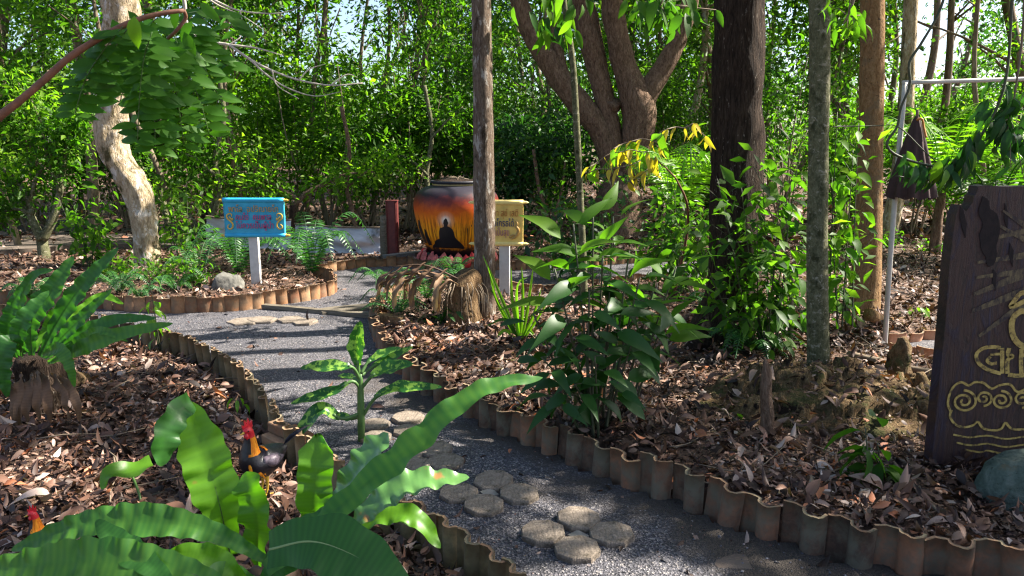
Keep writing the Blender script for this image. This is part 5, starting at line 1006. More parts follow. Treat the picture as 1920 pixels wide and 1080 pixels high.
for (a, b, lb, n_, L, z_) in [(586, 512, 'large arching fern at the end of the bed right of the blue sign post', 12, .80, .08), (450, 512, 'fern growing directly left of the blue sign post', 11, .72, .08), (372, 508, 'long fronded fern between the pale crooked trunk and the blue sign', 9, .55, .06), (330, 545, 'low fern at the tile edging under the pale crooked trunk', 9, .38, .06), (225, 548, 'dark fern touching the tiles left of the pale crooked trunk', 10, .42, .06), (262, 560, 'small feathery fern hanging over the tile edging', 8, .3, .08), (425, 470, 'small fern between the two tarpaulin sheets', 7, .35, .1),
                              (745, 590, 'fern at the left foot of the stump, over the path border', 9, .40, .06), (800, 560, 'fern hanging left of the stump top', 10, .42, .22), (722, 540, 'feathery fern leaning over the path by the dead fronds', 8, .40, .12), (850, 520, 'bright fern on top of the stump', 9, .40, .32), (60, 560, 'fern beside the tiles at the left border', 8, .4, .06), (1400, 668, 'dark grassy fern at the foot of the thick dark trunk', 13, .42, .08), (1345, 590, 'fern before the thick dark trunk', 10, .38, .12)]:
    fern(a, b, lb, n_, L, z=z_, ll=.07, arch=.75 if L > .6 else .5)
# dead fronds hanging on the stump
t = thing('dead_fern', 'clump of withered brown fronds drooping from the stump beside the path', 'dead fern', sb + (0, 0, 0))
def strap_mesh(pts, wd, wave=.0, nw=6, fold=.18, n_=36, cross=7, nrm=(0, -.3, 1), tipr=.12, notch=0, twist=0.0, baser=.25, cup=0.0, rip=0.0, rn=12):
    c_ = spline(np.asarray(pts, float), n_); T, _, _ = frames(c_); U = np.asarray(nrm, float); V = []; L = np.r_[0, np.cumsum(np.linalg.norm(np.diff(c_, axis=0), axis=1))]; Lt = L[-1]
    for i in range(n_):
        t = L[i] / Lt; pr = min(1, (baser + (1 - baser) * min(1, t / .45))) * (min(1, ((1 - t) / tipr + .0001)) ** .5 if t > 1 - tipr else 1); a = twist * t
        X = np.cross(T[i], U); X /= np.linalg.norm(X) + 1e-9; Z = np.cross(X, T[i]); X, Z = X * cos(a) + Z * sin(a), Z * cos(a) - X * sin(a)
        for j in range(cross):
            s_ = (j / (cross - 1) - .5) * 2; wv = wave * abs(s_) ** 1.6 * sin(nw * 2 * pi * t + (0.9 if s_ > 0 else 0) + .9 * sin(5 * t + c_[0][0] * 9)); wv2 = 1 + .06 * sin(nw * 2 * pi * t * 1.3 + s_ * 2)
            rp = rip * (.55 + 1.1 * abs(mnoise.noise(Vector((t * 7, c_[0][0] * 5, s_ > 0))))) * wd * pr * abs(s_) ** .7 * sin(rn * 2 * pi * t - 1.6 * abs(s_) + 1.1 * sin(9 * t + (s_ > 0) * 1.3)); V.append(c_[i] + Z * rp + X * s_ * wd / 2 * pr * wv2 + Z * (abs(s_) * fold * wd / 2 * pr + wv * pr - cup * s_ * s_ * wd) + T[i] * (abs(s_) ** 2 * .0 if not notch else notch * wd * (1 - abs(abs(s_) - .5) * 2) * (t > .85)))
    q = np.array([(i * cross + j, (i + 1) * cross + j, (i + 1) * cross + j + 1, i * cross + j + 1) for i in range(n_ - 1) for j in range(cross - 1)]); return np.array(V), q, c_
for k_ in range(9):
    s_ = R.uniform(0, 1); a = R.uniform(-1.2, 1.2) + pi * 1.05 * (R.random() < .75); top = np.array((R.uniform(-.12, .12) + pxm(-30, sb), R.uniform(-.15, .05), R.uniform(.38, .46))); l = R.uniform(.2, .62); dr = np.array((cos(a), sin(a) * .7, 0))
    V, q, c_ = strap_mesh([top, top + dr * l * .5 + (0, 0, .05), top + dr * l + (0, 0, -.05), top + dr * l * 1.15 + (0, 0, -.25)], R.uniform(.035, .06), .012, 4, .5, 18, 5); mk('frond', V, q, M['dead_leaf'], t, np.full(len(V), R.uniform(.1, .8)))
for k_ in range(26):
    a = R.uniform(pi, 2 * pi); p0 = np.array((cos(a) * pxm(36, sb), sin(a) * pxm(36, sb), R.uniform(.3, .42))); V, Fs = tube([p0, p0 + (cos(a) * .05, sin(a) * .06, -.06), p0 + (cos(a) * .05 + R.normal(0, .02), sin(a) * .06, -R.uniform(.12, .3))], [.005, .004, .002], 5, 8); mk('root_strand', V, Fs, M['twig'], t)
for (a, b, dx) in [(742, 548, 0), (690, 545, 0)]: pass
# fronds trailing to the left of the stump
for k_, (a, b) in enumerate([(705, 520), (722, 516), (742, 512), (765, 508), (782, 516), (806, 520)]):
    P0 = at(a + 34, b - 16, sb[1] - .1) - sb; P1 = at(a, b + 24, sb[1] - .16) - sb; V, q, c_ = strap_mesh([P0, (P0 + P1) / 2 + (0.0, -.02, .02), P1], .07, .012, 2, .6, 16, 5, nrm=(-.8, -.5, .3)); mk('frond', V, q, M['dead_leaf'], t, np.full(len(V), .3 + .08 * k_))
V, Fs = tube([np.array((0, 0, .40)), at(800, 498, sb[1] - .1) - sb, at(735, 500, sb[1] - .12) - sb], [.01, .008, .004], 6, 14); mk('stalk', V, Fs, M['dead_leaf'], t)

# bird's nest ferns with long wavy straps
m, n, p = nodes('nest_leaf'); M['nest'] = leaf_mat('nest_leaf2', [(0, (.014, .065, .013)), (.5, (.042, .15, .024)), (1, (.13, .28, .03))], .40, .42, var=.3, spec=.4, spots=(11, (.12, .08, .03), .71))
M['nest_lime'] = leaf_mat('nest_lime', [(0, (.06, .19, .012)), (1, (.14, .33, .015))], .5, .4, var=.3, spots=(7, (.28, .17, .04), .68))
M['nest_pale'] = leaf_mat('nest_pale', [(0, (.05, .16, .035)), (1, (.13, .27, .07))], .22, .28, var=.3, spec=.8, spots=(9, (.30, .16, .05), .66))
M['midrib_pale'] = plain('midrib_pale', (.16, .24, .08), .45)
M['midrib'] = plain('midrib', (.035, .06, .02), .5)
def frond(t, pts, wpx, mat='nest', wave=.10, nw=7, lab=None, rib='midrib', **k):
    P = np.array([at(a, b, y) for a, b, y in pts]) - np.array(t.location); wd = pxm(wpx, at(*pts[len(pts) // 2])); V, q, c_ = strap_mesh(P, wd, wave * wd, nw, **dict(dict(rip=.035, rn=max(7, nw * 1.9), n_=56, cross=9), **k))
    rows = np.repeat(np.arange(len(c_)), len(V) // len(c_)); o = mk('frond', V, q, M[mat], t, np.clip(R.uniform(.3, .6) + .07 * np.where(rows % 2, 1, -1) + .12 * np.array([mnoise.noise(Vector(v) * 9) for v in V]), 0, 1))
    U = np.array(k.get('nrm', (0, -.3, 1)), float); U /= np.linalg.norm(U); V, Fs = tube(c_[:-3] - U * .003, np.linspace(wd * .03, wd * .010, len(c_) - 3), 6); mk('midrib', V, Fs, M[rib], o)
    if lab: o['label'] = lab
    return o
nb = gp(70, 788, .05); nl = thing('birds_nest_fern', 'bird\'s nest fern with long wavy fronds growing on a stump at the left border', 'fern', nb); yb = nb[1]
V, Fs = tube([(0, .1, -.1), (0, .1, .1), (0, .1, .38)], [.15, .14, .12], 16, 10, .4, 6); mk('stump', V, Fs, M['bark_dark'], nl)
V, Fs = tube(loc([gp(150, 735, .0), gp(120, 720, .12), gp(95, 705, .28)], nl), [.12, .11, .07], 12, 10, .4, 7); mk('dry_root', V, Fs, M['mound'], nl)
o_ = (60, 668, yb + .1)
for pts, w_, mt, kw in [([o_, (60, 600, yb + .1), (100, 540, yb + .1), (138, 480, yb + .15)], 50, 'nest', {}), ([(75, 668, yb), (110, 600, yb), (155, 535, yb), (222, 464, yb + .05)], 42, 'nest', {}), ([(80, 670, yb - .05), (130, 618, yb - .1), (175, 575, yb - .1), (210, 542, yb - .1)], 30, 'nest', {}),
                        ([(85, 672, yb), (150, 628, yb - .1), (215, 600, yb - .1), (293, 596, yb - .1)], 32, 'nest', {}), ([(90, 680, yb), (160, 650, yb - .2), (230, 625, yb - .2), (325, 606, yb - .2)], 36, 'nest', {}), ([(30, 670, yb + .05), (15, 620, yb), (25, 570, yb), (42, 538, yb)], 34, 'nest', {}), ([(20, 670, yb - .1), (-10, 640, yb - .1), (-40, 590, yb - .1), (-60, 560, yb - .1)], 44, 'nest', {}),
                        ([(50, 660, yb - .1), (20, 640, yb - .25), (5, 680, yb - .3), (14, 745, yb - .3)], 44, 'nest', {}), ([(80, 665, yb - .1), (110, 655, yb - .25), (130, 685, yb - .3), (140, 726, yb - .3)], 30, 'nest', {}), ([(50, 668, yb + .2), (30, 590, yb + .3), (60, 520, yb + .3), (100, 505, yb + .3)], 30, 'nest', {}), ([(100, 672, yb + .1), (140, 600, yb + .2), (190, 556, yb + .3), (232, 570, yb + .3)], 26, 'nest_lime', {}),
                        ([(60, 668, yb + .2), (90, 610, yb + .3), (110, 580, yb + .3), (160, 548, yb + .3)], 22, 'nest_lime', {}), ([(40, 668, yb - .1), (35, 630, yb - .2), (50, 590, yb - .2), (92, 545, yb - .1)], 40, 'nest', {}), ([(96, 680, yb - .05), (150, 640, yb - .15), (190, 620, yb - .2), (240, 640, yb - .2)], 26, 'nest', {})]:
    frond(nl, pts, w_ * .88, mt, .10, 8, nrm=(.2, -1, .45), tipr=.5, **kw)
for k_, (a, b, c_, d) in enumerate([(20, 690, -20, 830), (60, 700, 50, 800), (75, 700, 90, 795), (95, 700, 125, 790), (40, 700, 35, 815), (110, 705, 145, 790), (5, 700, 30, 830), (70, 695, 70, 790)]):
    frond(nl, [(a, b, yb - .1), ((a + c_) / 2, b + 20, yb - .25), (c_, (b + d) / 2 + 12, yb - .3), (c_ + 4, d, yb - .28)], 22, 'dead_leaf', .25, 3, nrm=(.1 + .4 * (k_ % 3 - 1), -1, .2), rib='twig', tipr=.6)

fb = gp(520, 1130, .05); nf = thing('birds_nest_fern', 'big bird\'s nest fern filling the bottom left foreground', 'fern', fb)
V, Fs = tube([(0, 0, -.1), (0, 0, .05), (0, .0, .16)], [.12, .10, .07], 14, 8, .3, 6); mk('crown_base', V, Fs, M['dead_leaf'], nf)
FR = [([(432, 1040, 2.35), (410, 940, 2.35), (388, 865, 2.38), (366, 800, 2.42), (350, 752, 2.45)], 88, 'nest_lime', dict(nrm=(.25, -1, .1), wave=.05, nw=5, tipr=.3, baser=.3), 'tall backlit light green frond'),
      ([(358, 752, 2.44), (336, 770, 2.38), (312, 815, 2.32), (302, 875, 2.30)], 50, 'nest', dict(nrm=(.9, -.8, .5), wave=.12, nw=3, tipr=.3, baser=.8, n_=24), None),
      ([(484, 1060, 2.3), (482, 985, 2.3), (474, 930, 2.32), (462, 884, 2.35)], 66, 'nest_lime', dict(nrm=(-.3, -1, .1), wave=.10, nw=4, tipr=.15), 'yellow green frond with bitten edges'),
      ([(596, 1010, 2.4), (590, 950, 2.4), (592, 890, 2.42), (596, 828, 2.45)], 66, 'nest_lime', dict(nrm=(0, -1, .1), wave=.05, nw=3, tipr=.10, baser=.6, notch=.25), 'upright bright green frond with a notched tip'),
      ([(500, 1070, 2.1), (600, 985, 2.15), (690, 905, 2.2), (770, 838, 2.25), (850, 765, 2.3), (925, 722, 2.35), (1018, 708, 2.4)], 56, 'nest', dict(nrm=(-.45, -.8, .6), wave=.13, nw=8, tipr=.45, baser=.6, n_=70), 'long narrow wavy frond reaching over the path'),
      ([(600, 990, 2.4), (640, 930, 2.42), (680, 870, 2.45), (728, 812, 2.5)], 66, 'nest_pale', dict(nrm=(-.1, -.35, 1), wave=.10, nw=5, tipr=.18), 'pale shiny frond catching the sun'),
      ([(640, 1015, 2.3), (700, 950, 2.32), (770, 905, 2.35), (880, 895, 2.4)], 66, 'nest_pale', dict(nrm=(-.3, -.6, 1), wave=.10, nw=6, tipr=.5), 'pale green frond with brown tip spots'),
      ([(650, 1010, 2.4), (715, 968, 2.42), (780, 972, 2.4), (826, 1028, 2.38)], 44, 'nest_lime', dict(nrm=(.2, -.6, 1), wave=.14, nw=4, tipr=.4), None),
      ([(505, 1030, 2.0), (580, 1015, 1.98), (650, 1035, 1.95), (715, 1075, 1.92), (770, 1130, 1.9)], 118, 'nest', dict(nrm=(.1, -.75, .7), wave=.04, nw=3, tipr=.5, fold=.10, baser=.6, rip=.018, rib='midrib_pale'), 'very broad glossy frond at the bottom edge'),
      ([(480, 1120, 2.1), (540, 1040, 2.15), (600, 985, 2.2), (650, 955, 2.25)], 80, 'nest', dict(nrm=(-.4, -.8, .6), wave=.05, nw=4, tipr=.4), None),
      ([(500, 1050, 2.2), (400, 998, 2.2), (280, 975, 2.2), (150, 985, 2.2), (20, 1032, 2.2)], 62, 'nest', dict(nrm=(.1, -.9, .7), wave=.08, nw=11, tipr=.5, rip=.07, rn=15, n_=90), 'long banded frond lying towards the left'),
      ([(460, 1120, 2.0), (340, 1070, 2.0), (200, 1052, 2.0), (60, 1062, 2.0), (-80, 1085, 2.0)], 84, 'nest', dict(nrm=(.1, -.9, .7), wave=.07, nw=11, tipr=.4, rip=.07, rn=15, n_=90), 'lowest broad banded frond at the bottom edge'),
      ([(180, 975, 2.1), (225, 1020, 2.05), (275, 1055, 2.0), (330, 1100, 1.95)][::-1], 52, 'nest', dict(nrm=(.6, -.9, .5), wave=.06, nw=4, tipr=.4), None),
      ([(470, 1110, 2.1), (420, 1060, 2.1), (360, 1040, 2.1), (300, 1045, 2.1)], 50, 'nest_lime', dict(nrm=(.1, -.9, .7), wave=.12, nw=4, tipr=.4), None),
      ([(500, 1110, 2.2), (430, 1085, 2.1), (380, 1100, 2.0), (340, 1130, 2.0)], 60, 'nest', dict(nrm=(.1, -.9, .7), wave=.10, nw=4, tipr=.4), None)]
for pts, w_, mt, kw, lb in FR:
    wave = kw.pop('wave'); nw = kw.pop('nw'); o = frond(nf, pts, w_, mt, wave, nw, lb, **kw)
hl = thing('heart_leaf_plant', 'single heart shaped light green leaf on an upright stalk in the left litter', 'plant', gp(268, 980, .06))
P_ = [gp(268, 980, .06), at(262, 930, gp(268, 980)[1]), at(244, 884, gp(268, 980)[1])]; V, Fs = tube(loc(P_, hl), .006, 6, 10); mk('stalk', V, Fs, M['stem_green'], hl)
V, q, c_ = strap_mesh(loc([at(285, 868, P_[0][1]), at(244, 884, P_[0][1] - .05), at(205, 890, P_[0][1] - .1), at(190, 918, P_[0][1] - .12)], hl), pxm(42, P_[0]), .01, 2, .3, 20, 7, nrm=(0, -.5, 1), tipr=.5, baser=.7); mk('leaf', V, q, M['nest_lime'], hl, np.full(len(V), .4))

# spotted plant in the path
db = gp(678, 832, .0); dp_ = thing('spotted_plant', 'young plant with cream spotted leaves growing at the edge of the gravel path', 'plant', db); yd = db[1]
V, Fs = tube(loc([gp(678, 836, -.03), at(677, 790, yd), at(676, 730, yd), at(675, 700, yd)], dp_), [pxm(x, db) / 2 for x in (13, 14, 12, 7)], 10, 14, .06, 8); mk('stem', V, Fs, M['stem_green'], dp_)
DL = [([(675, 712), (672, 690), (668, 650), (676, 602)], 34, (0, -1, .15), 0), ([(675, 712), (662, 690), (640, 688), (563, 690)], 34, (0, -.55, 1), -.1), ([(676, 730), (660, 715), (625, 735), (545, 757)], 30, (0, -.6, 1), -.1), ([(676, 775), (640, 785), (600, 770), (548, 835)], 38, (-.3, -.7, 1), -.15),
      ([(677, 700), (690, 680), (715, 665), (750, 652)], 22, (-.3, -.8, 1), .1), ([(677, 705), (695, 690), (725, 675), (775, 650)][::1], 24, (-.3, -.8, 1), .15), ([(678, 728), (698, 705), (725, 692), (775, 682)], 36, (-.3, -.7, 1), 0), ([(679, 782), (705, 745), (745, 728), (830, 726)], 28, (.2, -.7, 1), -.05), ([(677, 780), (655, 786), (640, 780), (628, 778)], 20, (.2, -.7, 1), .1), ([(675, 720), (665, 710), (650, 706), (634, 704)], 18, (.2, -.7, 1), .15)]
for pts, w_, nr, dy in DL:
    P = np.array([at(a, b, yd + dy * k_ / 3) for k_, (a, b) in enumerate(pts)]); P = loc(P, dp_); q_ = spline(P, 24)
    V, Fs = tube(q_[:9], [pxm(3.2, db)] * 9, 6); mk('petiole', V, Fs, M['stem_green'], dp_)
    V, q, c_ = strap_mesh(q_[6:], pxm(w_, db), pxm(w_, db) * .06, 3, .35, 22, 7, nrm=nr, tipr=.6, baser=.35); mk('leaf', V, q, M['dieff'], dp_, np.full(len(V), R.uniform(.3, .8)))

# shared leaf meshes for plants whose leaves can be picked apart
def lmesh(name, kind, w_, fold, curl, ns, mat, n_=4):
    out = []
    for k_ in range(n_):
        T = leaf_t(kind, w_ * (1 + .15 * (k_ - 1.5) / 1.5), fold * (1 + .4 * (k_ % 2)), curl * (1 + .5 * (k_ % 3)), ns); V = T[0].copy(); V[:, 2] += .03 * np.sin(V[:, 1] * 9 + k_) * np.abs(V[:, 0]) * 4; o = mk(name, V, T[1], M[mat], tint=np.full(len(V), .5)); out.append(o.data); bpy.data.objects.remove(o)
    return out
def leaf_obj(t, meshes, P, D, Nh, s, name='leaf'):
    m3 = orient(np.array([D]), np.array([Nh]))[0]; o = bpy.data.objects.new(name, meshes[int(R.integers(0, len(meshes)))]); COL.objects.link(o); o.parent = t
    mm = Matrix(m3.tolist()).to_4x4(); mm.translation = Vector(P); o.matrix_local = mm @ Matrix.Scale(s, 4); return o
LF = lmesh('leaf', 'fan', .44, .35, .30, 6, 'leaf_gloss'); LL = lmesh('leaf', 'lance', .40, .3, .3, 6, 'leaf_gloss'); LB = lmesh('leaf', 'oval', .50, .25, .25, 5, 'leaf_bright'); LLb = lmesh('leaf', 'lance', .34, .3, .35, 6, 'leaf_bright')
LY = lmesh('leaflet', 'lance', .30, .4, .15, 5, 'leaf_yellow'); LD = lmesh('leaf', 'oval', .36, .3, .35, 5, 'leaf_dark'); LM = lmesh('leaf', 'oval', .44, .25, .25, 5, 'leaf_mid'); LO = lmesh('leaflet', 'oval', .40, .12, .12, 4, 'leaf_pin'); LLi = lmesh('leaf', 'oval', .40, .3, .35, 5, 'leaf_lime'); LG2 = lmesh('leaf', 'oval', .42, .25, .3, 6, 'leaf_mid'); LG = lmesh('leaf', 'oval', .40, .25, .3, 6, 'leaf_gloss')
# central bushy plant
cb = gp(1112, 806, .1); cp_ = thing('bushy_plant', 'tall bushy plant with many drooping dark green leaves beside the tile edging', 'plant', cb)
for (a, b, dy, f_) in [(1112, 395, .1, 1), (1075, 420, .0, 1), (1150, 405, .1, 1), (1040, 505, -.05, 1), (1180, 470, .1, 1), (1000, 588, -.1, 0), (1060, 600, -.15, 0), (1105, 545, -.1, 0), (1150, 590, -.1, 0), (1190, 630, -.1, 0), (1115, 668, -.2, 0), (1225, 545, .15, 1), (1268, 500, .2, 1), (1015, 670, -.15, 0), (1160, 715, -.2, 0), (1078, 720, -.2, 0), (1245, 600, .1, 1), (1035, 740, -.15, 0), (1130, 480, -.05, 0), (1200, 520, .0, 0)]:
    tp = at(a, b, cb[1] + dy) - cb; s0 = np.array((R.normal(0, .05) + (.22 if a > 1210 else 0), R.normal(0, .05) + (.25 if a > 1210 else 0), -.06)); md = (s0 * .45 + tp * .55); md[2] = tp[2] * .55; c_ = spline([s0, md, tp], 16); V, Fs = tube(c_, [.008] * 8 + [.005] * 8, 6); mk('stem', V, Fs, M['stem_dark'], cp_)
    nL = 10 if f_ else 7
    for k_ in range(nL):
        i = int(15 - k_ * (.55 if f_ else .75)); i = max(i, 5); an = k_ * 2.4 + R.uniform(0, .6); up_ = (1.5 - .16 * k_) if f_ else (.55 - .10 * k_); D = np.array((cos(an), sin(an) * .8, up_ - .35)); r0 = .03 + .05 * R.random()
        P = c_[i] + np.array((cos(an), sin(an), 0)) * r0; leaf_obj(cp_, (LL if (f_ or k_ % 2 == 0) else LF) if not (f_ and k_ < 6) else LLb, P, D, np.array((R.normal(0, .5), R.normal(0, .4) - .4, 1)), (.185 if not f_ else .21) * R.uniform(.7, 1.25))
        if k_ % 2 == 0: V, Fs = tube([c_[i], P], .003, 4); mk('petiole', V, Fs, M['stem_dark'], cp_)
# leafy bush in front of the thick dark trunk
def leafy(name, label, base, zb, tips, meshes, size, nper, yoff, extra=None, mat='leaf_bright', cat='bush', spread=.30, stem='stem_dark', grp=None, droop=.35):
    b = gp(*base, zb); t = thing(name, label, cat, b, grp); cs = []
    for (a, c_, dy) in tips:
        tp = at(a, c_, b[1] + yoff + dy) - b; s0 = np.array((R.normal(0, .05), R.normal(0, .05), -.08)); md = np.array((s0[0] * .4 + tp[0] * .6, s0[1] * .4 + tp[1] * .6, tp[2] * .5)); q = spline([s0, md, tp], 18); V, Fs = tube(q, np.linspace(.009, .0025, 18), 6); mk('stem', V, Fs, M[stem], t); cs.append(q)
        for k_ in range(nper):
            i = int(17 - k_ * 11 / nper); an = k_ * 2.4 + R.uniform(0, .8); r_ = .02 + R.random() * spread * (.3 + k_ / nper); P = q[i] + np.array((cos(an) * r_, sin(an) * r_, R.normal(0, .04))); D = np.array((cos(an), sin(an), -droop + R.normal(0, .25))); leaf_obj(t, meshes, P, D, np.array((R.normal(0, .4), R.normal(0, .4), 1)), size * R.uniform(.7, 1.25))
            if k_ % 3 == 1: V, Fs = tube([q[max(i - 1, 0)], P], .0028, 4); mk('twig', V, Fs, M[stem], t)
    if extra:
        C_ = np.concatenate([q[6:] for q in cs]); V, Fs, tt = cloud(C_, spread * .8, extra, size * .8, ('oval', .42, .2, .2, 2)); mk('foliage', V, Fs, M[mat], t, tt)
    return t
leafy('leafy_bush', 'leafy light green bush hiding the foot of the thick dark trunk', (1435, 672), .08, [(1345, 335, 0), (1300, 430, -.1), (1390, 350, 0), (1430, 300, .1), (1465, 330, 0), (1480, 400, 0), (1420, 430, -.1), (1370, 450, -.15), (1450, 500, -.1), (1475, 480, 0), (1440, 580, -.1), (1275, 470, .1), (1500, 280, .1)], LB[:2] + LM[:2], .14, 12, 0, 520, spread=.28, mat='leaf_mid')
leafy('leafy_bush', 'slender leafy bush between the mottled trunk and the orange trunk', (1575, 640), .05, [(1570, 210, .2), (1600, 280, .1), (1560, 330, .1), (1590, 400, .1), (1610, 230, .2), (1570, 520, 0)], LB, .13, 13, .2, 200, spread=.2, mat='leaf_bright')
leafy('leafy_bush', 'low dark leafed bush behind the cream sign post', (1090, 520), .05, [(1040, 400, 0), (1090, 370, 0), (1010, 430, 0), (1130, 400, 0), (1060, 450, 0), (1150, 330, .2), (1000, 380, .3)], LM, .12, 12, .2, 700, 'leaf_dark', spread=.34)
leafy('leafy_bush', 'bush with bluish leaves right of the central plant', (1270, 560), .05, [(1240, 400, 0), (1290, 380, 0), (1220, 440, 0), (1310, 450, 0), (1265, 350, .1), (1330, 400, .1), (1250, 300, .3)], LM, .12, 13, .2, 700, 'leaf_mid', spread=.3)
leafy('seedling', 'small glossy green seedling in the litter before the mound', (1634, 900), .09, [(1622, 800, 0), (1645, 830, 0), (1608, 850, -.05), (1655, 862, -.05)], LG2, .16, 6, 0, spread=.05, cat='plant', grp='seedlings', droop=.15)
leafy('seedling', 'tiny seedling between the broken stake and the clay peg', (1378, 802), .09, [(1378, 782, 0)], LM, .06, 6, 0, spread=.03, cat='plant', grp='seedlings')
leafy('seedling', 'sunlit seedling on the litter right of the orange trunk', (1718, 600), .05, [(1718, 578, 0), (1730, 582, 0), (1700, 585, 0)], LLi, .10, 6, 0, spread=.08, cat='plant', grp='seedlings')
leafy('seedling', 'small plant below the cream sign, left of the central plant', (850, 600), .05, [(825, 575, -.2), (850, 585, -.2), (800, 590, -.2)], LG, .14, 6, -.1, spread=.06, cat='plant', grp='seedlings')
leafy('seedling', 'thin upright seedling before the tiles at the left of the path', (285, 655), .05, [(283, 540, 0), (286, 590, 0)], LLi, .09, 9, 0, spread=.06, cat='plant', grp='seedlings')
leafy('seedling', 'small bright seedling beside the orange stick near the left tile edging', (448, 770), .05, [(447, 745, 0)], LLi, .07, 5, 0, spread=.03, cat='plant', grp='seedlings')
leafy('sapling', 'leafy sapling between the dirt terrace and the pale crooked trunk', (165, 500), .05, [(160, 390, 0), (140, 380, 0), (190, 400, 0), (110, 370, .1), (175, 440, 0), (200, 360, .1)], LB, .13, 9, 0, 260, spread=.26, grp='saplings by the dirt terrace')
leafy('sapling', 'leafy sapling just right of the pale crooked trunk', (335, 500), .05, [(320, 350, .1), (350, 340, .1), (300, 360, .2), (380, 360, .2), (345, 430, 0)], LB, .13, 9, 0.2, 260, spread=.26, grp='saplings by the dirt terrace')
for k_, (a, b, lb, n_) in enumerate([(300, 530, 'low green herbs at the foot of the pale crooked trunk', 7), (385, 540, 'low herbs before the grey rounded rock', 6), (210, 520, 'low herbs left of the pale crooked trunk', 6), (1760, 480, 'low sunlit herbs under the parasol', 7), (1580, 470, 'low sunlit herbs behind the orange trunk', 7), (1665, 470, 'low herbs right of the orange trunk', 6)]):
    leafy('herb', lb, (a, b), .04, [(a + R.uniform(-45, 45), b - R.uniform(15, 45), R.uniform(-.2, .2)) for q in range(n_)], LB, .075, 7, 0, 260, spread=.16, cat='herbs', grp='low herbs')
# strappy plant right of the stump
sp_b = gp(975, 645, .06); st_ = thing('strappy_plant', 'plant with narrow yellow edged strap leaves before the cream sign post', 'plant', sp_b)
for (a, b, c_, d) in [(940, 560, 905, 478), (935, 570, 915, 500), (960, 560, 958, 500), (980, 560, 978, 500), (930, 560, 918, 540), (1000, 590, 1015, 540), (950, 600, 910, 612), (990, 620, 1010, 640), (945, 620, 920, 660), (1005, 600, 1030, 560), (970, 540, 990, 520), (985, 600, 1000, 500)]:
    V, q, cc = strap_mesh(loc([sp_b, at(a, b, sp_b[1] - .02), at(c_, d, sp_b[1] - .05)], st_), .035, .002, 2, .4, 16, 5, nrm=(R.normal(0, .4), -1, .4), tipr=.7, baser=.5); mk('leaf', V, q, M['leaf_lime'] if (a + c_) % 3 else M['leaf_mid'], st_, np.full(len(V), .5))

# thin sapling with drooping leaves at its top
s6 = gp(1097, 596, .0); ys = s6[1]; tt_ = thing('sapling', 'thin green pole like sapling rising behind the central plant, with drooping leaves at its top', 'tree', s6)
V, Fs = tube(loc([s6 - (0, 0, .1), at(1093, 480, ys), at(1086, 330, ys), at(1080, 220, ys), at(1074, 120, ys), at(1060, 20, ys), at(1050, -60, ys)], tt_), [pxm(x, s6) / 2 for x in (15, 13, 12, 12, 11, 10, 8)], 10, 40, .08, 8); mk('trunk', V, Fs, M['bark_moss'], tt_)
for k_ in range(46):
    a = R.normal(1045, 26); b = R.uniform(-30, 62); P = at(a, b, ys + R.normal(0, .15)) - s6; leaf_obj(tt_, (LL, LLb, LM, LLi)[k_ % 4], P, np.array((R.normal(0, .5), R.normal(0, .4), -1)), np.array((R.normal(0, .6), -1, .3)), R.uniform(.13, .23))
for (px, py, n_, sx, sy, yy, ms, s_, lb, par) in [(1240, 8, 60, 42, 20, 5.2, LM, .14, 'dark leafy branch hanging from the top edge over the forked tree', 'x'), (1590, 30, 30, 34, 30, 4.4, LLb, .09, 'sunlit sprig of lime leaves at the top of the mottled trunk', 'x'), (1895, 220, 70, 26, 60, 5.0, LD, .15, 'dark leafy branch hanging at the right border above the wooden sign', 'x')]:
    o_ = at(px, py, yy); t = thing('hanging_branch', lb, 'branch', o_); tp = at(px + 20, -160, yy) - o_; V, Fs = tube([tp, tp * .5 + (.05, 0, 0), (0, 0, 0), (-.05, 0, -pxm(sy, o_) * .6)], [.012, .009, .006, .003], 6, 16); mk('twig', V, Fs, M['twig'], t)
    for k_ in range(n_):
        P = at(px + R.normal(0, sx * .8), py + R.normal(0, sy * .7), yy + R.normal(0, .1)) - o_; leaf_obj(t, ms, P, np.array((R.normal(0, .6), R.normal(0, .4), -.8)), np.array((R.normal(0, .5), -.6, .8)), s_ * R.uniform(.7, 1.2))
        if k_ % 4 == 0: V, Fs = tube([P * .2, P], .003, 4); mk('twig', V, Fs, M['twig'], t)
# leaf laden vine in front of the parasol
yv = YP - .9; o_ = at(1740, 330, yv); vn = thing('leafy_vine', 'dark twisting vine with drooping leaves hanging in front of the parasol', 'vine', o_)
for pts, w_ in [([(1785, -60), (1762, 20), (1728, 80), (1705, 118), (1706, 160), (1690, 200), (1682, 238), (1663, 268), (1676, 288), (1720, 305), (1790, 320)], 5), ([(1555, 238), (1640, 236), (1684, 238), (1735, 285), (1790, 335)], 2.2), ([(1790, 320), (1820, 300), (1835, 262), (1870, 200), (1890, 120), (1900, -50)], 5), ([(1680, 330), (1740, 338), (1790, 320)], 3)]:
    V, Fs = tube(loc([at(a, b, yv) for a, b in pts], vn), pxm(w_, o_) / 2, 6, len(pts) * 5, .2, 9); mk('vine_stem', V, Fs, M['stem_dark'], vn)
for k_ in range(84):
    s_ = R.random() ** .8; c_ = spline(np.array([(1680, 300, 0), (1740, 312, 0), (1790, 305, 0), (1822, 280, 0), (1835, 245, 0)]), 40)[int(s_ * 39)]; P = at(c_[0] + R.normal(0, 7), c_[1] + R.normal(0, 9), yv + R.normal(0, .07)) - o_
    leaf_obj(vn, LD if k_ % 5 else LLi, P, np.array((R.normal(-.1, .35), R.normal(-.3, .3), -1)), np.array((R.normal(0, .5), -1, .5)), R.uniform(.10, .145))
